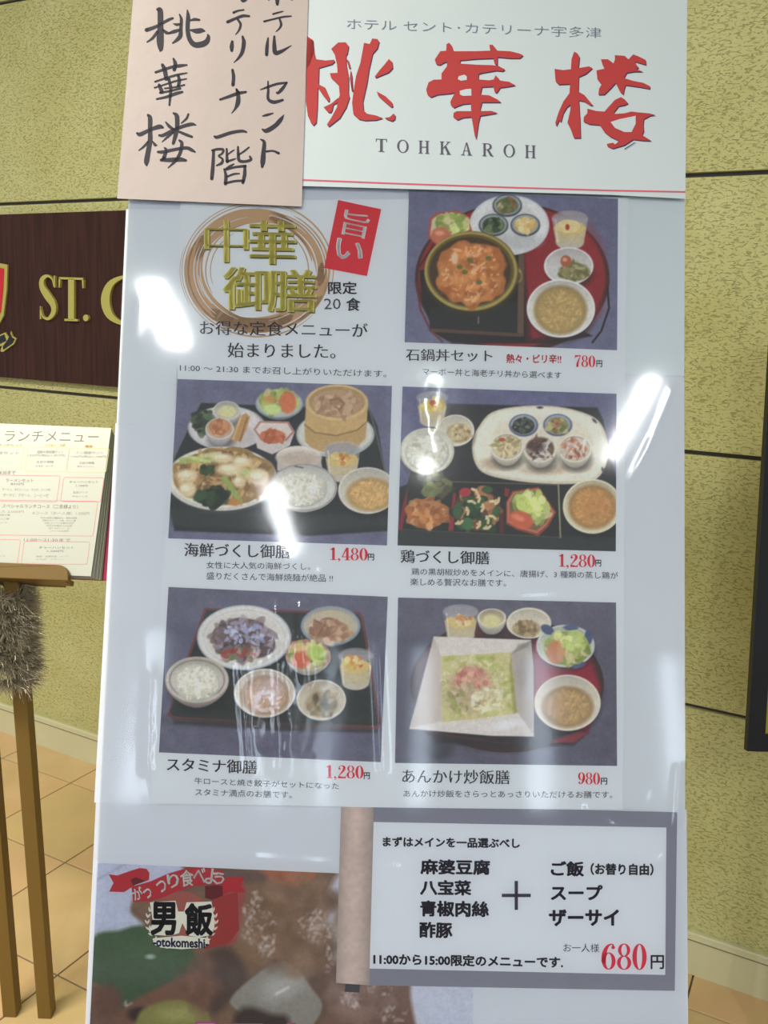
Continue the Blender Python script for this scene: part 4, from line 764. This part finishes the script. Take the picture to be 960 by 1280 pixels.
# ------------------------------------------------------------------ clear film stretched over the sheets
CR = (0, 0, 1)
film = bpy.data.materials.new('clear_film'); film.use_nodes = True; nt = film.node_tree
for n in list(nt.nodes): nt.nodes.remove(n)
o_ = nt.nodes.new('ShaderNodeOutputMaterial'); tr_ = nt.nodes.new('ShaderNodeBsdfTransparent'); gl = nt.nodes.new('ShaderNodeBsdfGlossy')
gl.inputs['Roughness'].default_value = .07; fr = nt.nodes.new('ShaderNodeFresnel'); fr.inputs[0].default_value = 1.5; mx = nt.nodes.new('ShaderNodeMixShader')
nt.links.new(fr.outputs[0], mx.inputs[0]); nt.links.new(tr_.outputs[0], mx.inputs[1]); nt.links.new(gl.outputs[0], mx.inputs[2]); nt.links.new(mx.outputs[0], o_.inputs[0])
def creases(X, Y):
    """height of the film in mm over photograph-sized figures of the board"""
    h = .55*vnoise(X, Y, 190, 11)+.10*vnoise(X, Y*.6, 46, 12)
    for zx, zy, rx, ry, am in ((345,800,55,70,.30),(188,910,12,90,.22),(340,930,50,50,.16),(600,1250,70,45,.30),(538,520,22,45,.2),(810,1075,22,20,.2),(780,1000,60,15,.15),(420,720,40,14,.15)):
        h = h+am*np.exp(-((X-zx)/rx)**2-((Y-zy)/ry)**2)*(vnoise(X*.9+Y*.2, Y*.6, 7, 14)+.5*vnoise(X, Y, 17, 15))
    def fold(x0, y0, x1, y1, w_, a):
        nonlocal h
        ex, ey = x1-x0, y1-y0; t = np.clip(((X-x0)*ex+(Y-y0)*ey)/(ex*ex+ey*ey), 0, 1)
        dd = ((X-x0)*ey-(Y-y0)*ex)/math.hypot(ex, ey); e = (X-x0-t*ex)**2+(Y-y0-t*ey)**2
        h = h+a*np.exp(-e/(w_*w_))
    for f_ in FOLDS: fold(*f_)
    return h*np.clip((Y-262)/40, 0, 1)
FOLDS = [(176,380,168,420,9,.12),(786,602,812,552,5,.16),(800,585,838,490,5,.12),(528,500,545,560,12,.3),(190,850,186,960,7,.6),(345,770,350,960,9,.7),(300,830,310,960,7,.5),(470,760,478,960,7,.4),(375,760,382,850,6,.5),
         (790,1090,822,1075,7,.4),(700,1200,720,1280,12,.6),(560,1220,600,1280,14,.8),(640,1215,655,1290,8,.5),(735,1010,760,1030,6,.4),(848,960,843,1030,5,.5),(320,1072,500,1085,6,.3),(640,740,700,738,6,.3)]
X, Y = np.meshgrid(np.arange(120, 860, 2.5), np.arange(234, 1330, 2.5))
le = 158+(Y-262)/(1180-262)*(113-158); X = le+(X-120)/(857-120)*(855.5-le)
A, B = BD.grid(X, Y); Z = .0034+.001*creases(X, Y); ny, nx = X.shape
vs = np.stack([A, B, Z], -1).reshape(-1, 3); i = np.arange((nx-1)*(ny-1)); c, r = i % (nx-1), i//(nx-1); a = r*nx+c
fs = np.stack([a+nx, a+nx+1, a+1, a], -1)
fo = mesh_obj('film_cover', vs.tolist(), fs.tolist(), film, smooth=True, label='clear glossy plastic film stretched over the sheets on the poster stand', cat='film')
fo.matrix_world = BD.M

# ------------------------------------------------------------------ wooden sign on the wall
CR = (0, 0, 1)
def W_(x, y, off=.022): return WALL.at(x, y, off)
sign = empty('wall_sign', mtx=WALL.M, label='dark wood signboard with raised gold letters on the stuccoed wall', cat='sign')
zt = (W_(0, 268)[1]+W_(150, 263)[1])/2; zb = (W_(0, 472)[1]+W_(145, 483)[1])/2; s0 = W_(-330, 300)[0]; s1 = W_(330, 300)[0]
wood = bpy.data.materials.new('sign_wood'); wood.use_nodes = True; nt = wood.node_tree; pr = nt.nodes['Principled BSDF']
tc = nt.nodes.new('ShaderNodeTexCoord'); mp = nt.nodes.new('ShaderNodeMapping'); mp.inputs['Scale'].default_value = (60, 3, 3); n1 = nt.nodes.new('ShaderNodeTexNoise'); n1.inputs['Scale'].default_value = 1.5; n1.inputs['Detail'].default_value = 6
rp = nt.nodes.new('ShaderNodeValToRGB'); rp.color_ramp.elements[0].color = (.030,.011,.008,1); rp.color_ramp.elements[1].color = (.062,.022,.016,1); rp.color_ramp.elements[0].position = .3; rp.color_ramp.elements[1].position = .7
for a, b in ((tc.outputs['Object'], mp.inputs[0]), (mp.outputs[0], n1.inputs['Vector']), (n1.outputs['Fac'], rp.inputs[0]), (rp.outputs[0], pr.inputs['Base Color'])): nt.links.new(a, b)
pr.inputs['Roughness'].default_value = .6; pr.inputs['Specular IOR Level'].default_value = .2
bm = bmesh.new(); box(bm, s0, s1, zb, zt, .0005, .022); bm_obj('sign_panel', bm, wood, sign, bevel=.0012)
gold = mat('brushed_gold', (.52, .47, .12), .38, .35)
def raised(name, polys, z0, z1, m, parent, **k):
    bm = bmesh.new()
    for pg in polys:
        q = [W_(x, y) for x, y in pg]; ar = sum(q[i-1][0]*q[i][1]-q[i][0]*q[i-1][1] for i in range(len(q)))
        if ar < 0: q.reverse()
        prism(bm, q, z0, z1)
    return bm_obj(name, bm, m, parent, **k)
for s, x0, x1, y0, y1 in (('S', 50.5, 74, 343, 400), ('T', 75, 108, 346.5, 401), ('.', 106, 113, 392, 403), ('C', 126.5, 186, 344, 406)):
    if s == '.': raised('letter', [disc(109.8, 397.5, 3.4, 4.2)], .022, .030, gold, sign, label='raised gold full stop'); continue
    gp = serif_polys(s, x0, y0, x1, y1, .03); raised('letter', gp, .022, .030, gold, sign, label='raised gold letter '+s)
raised('shield', [[(-60,328),(-20,332),(0,329),(11,331),(10,362),(6,395),(-3,412),(-30,432),(-58,410),(-70,370)]], .022, .027, gold, sign, label='gold edged red shield emblem')
raised('shield_field', [[(-56,334),(-20,337),(0,334.5),(7,336),(6,362),(3,390),(-5,404),(-30,424),(-54,404),(-64,370)]], .027, .0285, mat('enamel_red', (.62,.012,.03), .35), sign)
raised('ribbon_border', [[(-60,425),(-10,424),(8,415.5),(11,420),(14,422),(15,414),(17,420),(22,423),(19,430),(5,440),(2,439),(4,432),(-2,434),(-10,440),(-60,442)]], .022, .0265, gold, sign)
raised('ribbon', [[(-60,427),(-10,426),(7,418),(9.5,426),(-2,431.5),(-10,436),(-60,438)], [(12,424),(14.5,417),(16.5,421.5),(20,424),(17.5,429),(6,437),(5.5,433)]], .0265, .028, mat('enamel_black', (.012,.012,.014), .3), sign)

# ------------------------------------------------------------------ menu stand, book, tinsel
YS = 1.545
d = ray(0, 717); ZL = EYE+d.z/d.y*YS
def Xat(px, py, Y_): d = ray(px, py); return d.x/d.y*Y_
def Zat(px, py, Y_): d = ray(px, py); return EYE+d.z/d.y*Y_
mw = mat('stand_wood', (.185, .113, .025), .45, noise=(8, .3, (.20,.12,.03), (6, 6, 1)), bump=(60, .08, .001))
xa, xb = Xat(12, 1275, YS), Xat(55.5, 1275, YS)
stand = empty('menu_stand', ((xa+xb)/2, YS, 0), label='wooden pedestal menu stand with twin square posts left of the poster', cat='stand')
px_ = stand.location.x
KM = Plane(Vector((0, YS-.012, Zat(40, 716, YS-.012))), Vector((1,0,0)), Vector((0, .446, .895)))
for x in (xa, xb):
    bm = bmesh.new(); box(bm, x-px_-.0135, x-px_+.0135, .0, .028, 0, ZL-.012)
    for v in bm.verts:
        if v.co.z > .1: v.co.x += Xat(13, 727, YS)-Xat(55.5, 1275, YS) - .0
    bm_obj('post', bm, mw, stand, bevel=.002)
KI = KM.M.inverted()
def in_stand(M): return Matrix.Translation(-Vector(stand.location)) @ M
bx1 = KM.at(93, 716)[0]; bx0 = 2*px_-bx1
# front lip with rounded corner, then back rest and shelf
r0 = .018; zl, zh = KM.at(40, 727)[1], KM.at(40, 708)[1]
pts = [(bx0, zl), (bx1, zl), (bx1-.002, zh-r0)] + [(bx1-.002-r0+r0*math.cos(t), zh-r0+r0*math.sin(t)) for t in np.linspace(.3, 1.57, 5)] + [(bx0+.02, zh), (bx0, zh-r0)]
bm = bmesh.new(); prism(bm, pts, .014, .026); o = bm_obj('front_lip', bm, mw, stand, bevel=.0012); o.matrix_local = in_stand(KM.M)
bm = bmesh.new(); box(bm, bx0+.012, bx1-.012, zl+.001, zl+.010, -.040, .0138); o = bm_obj('shelf', bm, mw, stand, bevel=.001); o.matrix_local = in_stand(KM.M)
bm = bmesh.new(); box(bm, bx0+.03, bx1-.03, zl, zl+.20, -.052, -.040); o = bm_obj('back_rest', bm, mw, stand, bevel=.001); o.matrix_local = in_stand(KM.M)

book = empty('menu_book', mtx=KM.M, label='open lunch menu book with layered plastic pages on the wooden stand', cat='book')
pt, pb = KM.at(141, 537.5), KM.at(117, 712)
pl_, zt_ = KM.at(-150, 528)[0], pt[1]; zb_ = zl+.0102
pw = mat('menu_page', (.56,.58,.50), .35, spec=.5, coat=.2)
edge = [mat('page_sleeve', (.50,.51,.40), .3, spec=.5), mat('page_insert', (.30,.30,.24), .4)]
for k in range(8):
    e = .0012*k; bm = bmesh.new()
    box(bm, pl_, 0, zb_+.002*(k == 0), zt_-.0015*k, 0, .0012)
    for v in bm.verts:
        if v.co.x > -.01+pl_ and abs(v.co.x) < 1e-6: v.co.x = (pb[0] if v.co.y < zb_+.01 else pt[0]) + (e*1.5 if v.co.y < zb_+.01 else e*.4)
        v.co.z += .009-.0032*k
    bm_obj('page', bm, pw if k == 0 else edge[k % 2], book)
bm = bmesh.new(); box(bm, pl_-.01, pt[0]+.004, zb_, zt_-.004, -.0205, -.0165)
for v in bm.verts:
    if v.co.x > 0 or v.co.x > pl_+.05: v.co.x = pt[0]+.001 if v.co.y > 0.05+zb_ else pb[0]+.022
bm_obj('cover', bm, mat('cover_red', (.36, .02, .07), .4), book, label='dark red book cover')
KC = (0, 520, 5.82); CR = KC; ZP = .0103+.0002
def KT(s, x0, y0, x1, y1, rgb, sty='reg', sl=.012, nm='page_text', slant=-.12):
    return text_uv(nm, s, (x0, y0), (x1-x0, (x1-x0)*sl), ((y1-y0)*slant, y1-y0), rgb, book, ZP, sty, plane=KM)
g1, g2 = (120,118,116), (150,150,146)
KT('ランチメニュー', 55, 122, 735, 196, (104,96,90), 'thin', .012)
KT('中華菜館セット', -120, 268, 155, 290, g2); KT('海鮮中華御膳セット', 285, 264, 475, 286, g2, sl=0); KT('1300円(税込1,403円)', 220, 290, 490, 310, g2, sl=0); KT('五目中華麺', 280, 338, 405, 355, g2, sl=0); KT('サラダ・スープ', 275, 370, 400, 385, g2, sl=0)
KT('ミニ麺飯セット', 570, 270, 765, 290, g2, sl=0); KT('1100円(税込1,188円)', 525, 300, 790, 318, g2, sl=0); KT('五目中華麺', 590, 346, 698, 362, g2, sl=0); KT('半チャーハン', 575, 372, 698, 387, g2, sl=0)
KT('平日ランチセット', -60, 215, 180, 234, g2); KT('土日祝もご用意', 345, 217, 490, 237, (206,180,90), sl=0); KT('限定', 635, 226, 688, 244, (210,170,60), 'bold', 0)
KT('11:00～14:30まで', -100, 408, 130, 436, g1); KT('ラーメンセット', 60, 468, 260, 492, g1); KT('850円', 95, 498, 188, 515, g1); KT('ラーメン、半チャーハン、サラダ、スープ付', 35, 535, 382, 556, g2); KT('ザーサイ、デザート、コーヒー付', 40, 572, 368, 600, g2)
KT('チャーハンセット', 520, 484, 728, 500, g1, sl=0); KT('1,100円', 568, 512, 650, 528, g1, sl=0); KT('五目スープ', 545, 560, 652, 574, g2, sl=0); KT('デザート付', 540, 590, 650, 602, g2, sl=0)
KT('スペシャルランチコース（二名様より）', 35, 650, 582, 680, g1); KT('Aコース 2,000円', -80, 696, 190, 714, g2); KT('Bコース（おー人様）1,500円', 255, 704, 662, 728, g2, sl=.01)
for i, s in enumerate(('本日の前菜三種盛合せ、季節の野菜', '海老のチリソース煮、点心二種', '牛肉とピーマンの細切り炒め', '本日の炒飯またはお粥', 'デザート', 'コーヒーまたは紅茶')): KT(s, 310+14*i, 744+19*i, 575-12*i, 757+19*i, g2, sl=.01)
for i, s in enumerate(('本日の前菜三種', '酢豚、点心二種', 'デザート')): KT(s, -60, 722+28*i, 90-8*i, 735+28*i, g2)
KT('11:00～21:30まで', 190, 898, 528, 920, g1, sl=.01); KT('チャーハンセット', 300, 958, 552, 976, g1, sl=0); KT('1,200円', 358, 985, 475, 1000, g1, sl=0); KT('前菜、五目炒飯、スープ', 280, 1024, 512, 1036, g2, sl=0); KT('サラダ、デザート', 275, 1046, 480, 1056, g2, sl=0); KT('坦々麺セット', -100, 1018, 55, 1032, g2)
def rbox(x0, y0, x1, y1, rgb, sk=-.14, r=14, w_=3.2):
    pts = []
    for cx, cy, a in ((x1-r, y0+r, -90), (x1-r, y1-r, 0), (x0+r, y1-r, 90), (x0+r, y0+r, 180)):
        for t in (0, 22, 45, 68, 90): pts.append((cx+r*math.cos(math.radians(a+t)), cy+r*math.sin(math.radians(a+t))))
    pts.append(pts[0]); pts = [(x+sk*(y-y0), y+.012*(x-x0)) for x, y in pts]
    vs, fs = [], []
    for (xa_, ya_), (xb_, yb_) in zip(pts, pts[1:]):
        l = math.hypot(xb_-xa_, yb_-ya_) or 1; nx_, ny_ = -(yb_-ya_)/l*w_/2, (xb_-xa_)/l*w_/2; n0 = len(vs)
        for x, y in ((xa_+nx_, ya_+ny_), (xb_+nx_, yb_+ny_), (xb_-nx_, yb_-ny_), (xa_-nx_, ya_-ny_)): vs.append((*KM.at(CR[0]+x/CR[2], CR[1]+y/CR[2]), ZP))
        fs.append([n0, n0+3, n0+2, n0+1])
    mesh_obj('text_frame', vs, fs, inkm(rgb), book)
ye, pk = (216,210,150), (206,130,140)
for b in ((-200,232,190,400,ye), (218,240,520,412,ye), (520,245,806,418,ye), (-200,440,452,628,pk), (478,458,768,632,pk), (-200,620,724,872,pk), (-200,905,166,1090,pk), (192,920,668,1082,pk)): rbox(*b)

# tinsel garland wound round the posts under the shelf
TSH = Xat(13, 727, YS)-Xat(55.5, 1275, YS)
tz1, tz0 = ZL-.022, Zat(30, 852, YS); R_ = random.Random(12); vs, fs = [], []
def ribbonlet(c, dr, l, w_):
    side = dr.cross(Vector((R_.random()-.5, R_.random()-.5, R_.random()-.5))).normalized()*w_
    bend = Vector((R_.gauss(0, .3), R_.gauss(0, .3), R_.gauss(-.2, .3))); n0 = len(vs)
    for t in (0, .5, 1): p_ = c+dr*l*t+bend*l*t*t*.6; vs.extend([p_-side*(1-t*.7), p_+side*(1-t*.7)])
    fs.extend([[n0, n0+1, n0+3, n0+2], [n0+2, n0+3, n0+5, n0+4]])
for i in range(15000):
    t = R_.random(); a = t*2*math.pi*7; rr = .032+.006*R_.random(); z = tz1+(tz0-tz1)*t
    c = Vector((math.cos(a)*rr*1.35+TSH*(z/ZL), .014+math.sin(a)*rr*.8, z)); th, ph = R_.random()*6.283, R_.gauss(0, .5)
    dr = Vector((math.cos(a)+.7*math.cos(th), math.sin(a)+.7*math.sin(th), ph)).normalized()
    ribbonlet(c, dr, .022+.014*R_.random(), .0006+.0004*R_.random())
tin = mesh_obj('tinsel_garland', vs, fs, mat('tinsel_grey', (.62,.56,.42), .35, .35, noise=(25, .25, (.30,.26,.19))), label='shaggy grey tinsel garland wound around the posts under the menu stand shelf', cat='garland')
tin.location = stand.location

# ------------------------------------------------------------------ black framed poster at the right
FP = EYEP + ray(932, 938)*(1.42/ray(932, 938).y)
fx = Vector((1, .03, 0)).normalized(); FPL = None
FPL = Plane(FP, fx, Vector((0, math.sin(FLEAN), math.cos(FLEAN)))) if 'FLEAN' in globals() else Plane(FP, fx, Vector((0, math.sin(.2), math.cos(.2))))
fr_ = empty('framed_poster', mtx=FPL.M, label='black framed yellow poster on a stand at the right edge', cat='sign')
a0, a1 = (0, 0), FPL.at(958, 480); x1_ = .42; yt_ = FPL.at(965, 380)[1]; sl_ = a1[0]/a1[1]
def fq(x, y): return (x+sl_*y, y)
bf = mat('frame_black', (.012,.012,.014), .35)
b_w = .030
for nm, ps in (('frame_rail', [fq(0,0), fq(x1_,0), fq(x1_-b_w,b_w), fq(b_w,b_w)]), ('frame_rail', [fq(0,yt_), fq(b_w,yt_-b_w), fq(x1_-b_w,yt_-b_w), fq(x1_,yt_)]),
               ('frame_rail', [fq(0,0), fq(b_w,b_w), fq(b_w,yt_-b_w), fq(0,yt_)]), ('frame_rail', [fq(x1_,0), fq(x1_,yt_), fq(x1_-b_w,yt_-b_w), fq(x1_-b_w,b_w)])):
    bm = bmesh.new(); prism(bm, ps, -.008, .006); bm_obj(nm, bm, bf, fr_, bevel=.0008)
bm = bmesh.new(); prism(bm, [fq(.004,.004), fq(x1_-.004,.004), fq(x1_-.004,yt_-.004), fq(.004,yt_-.004)], -.0075, -.0005)
bm_obj('poster', bm, mat('poster_yellow', (.36,.33,.02), .5), fr_, label='plain yellow poster inside the frame')
inv = FPL.M.inverted()
bm = bmesh.new(); wb = FPL.M @ Vector((.20, .02, -.01))
vsb = [bm.verts.new(inv @ Vector((wb.x+i*.02, wb.y+.035+j*.012, z))) for z in (0.0, wb.z+.06) for i, j in ((-1,-1),(1,-1),(1,1),(-1,1))]
for i in range(4): bm.faces.new((vsb[i], vsb[(i+1)%4], vsb[4+(i+1)%4], vsb[4+i]))
bm.faces.new(vsb[:4]); bm.faces.new(vsb[4:][::-1])
bm_obj('pole', bm, bf, fr_)
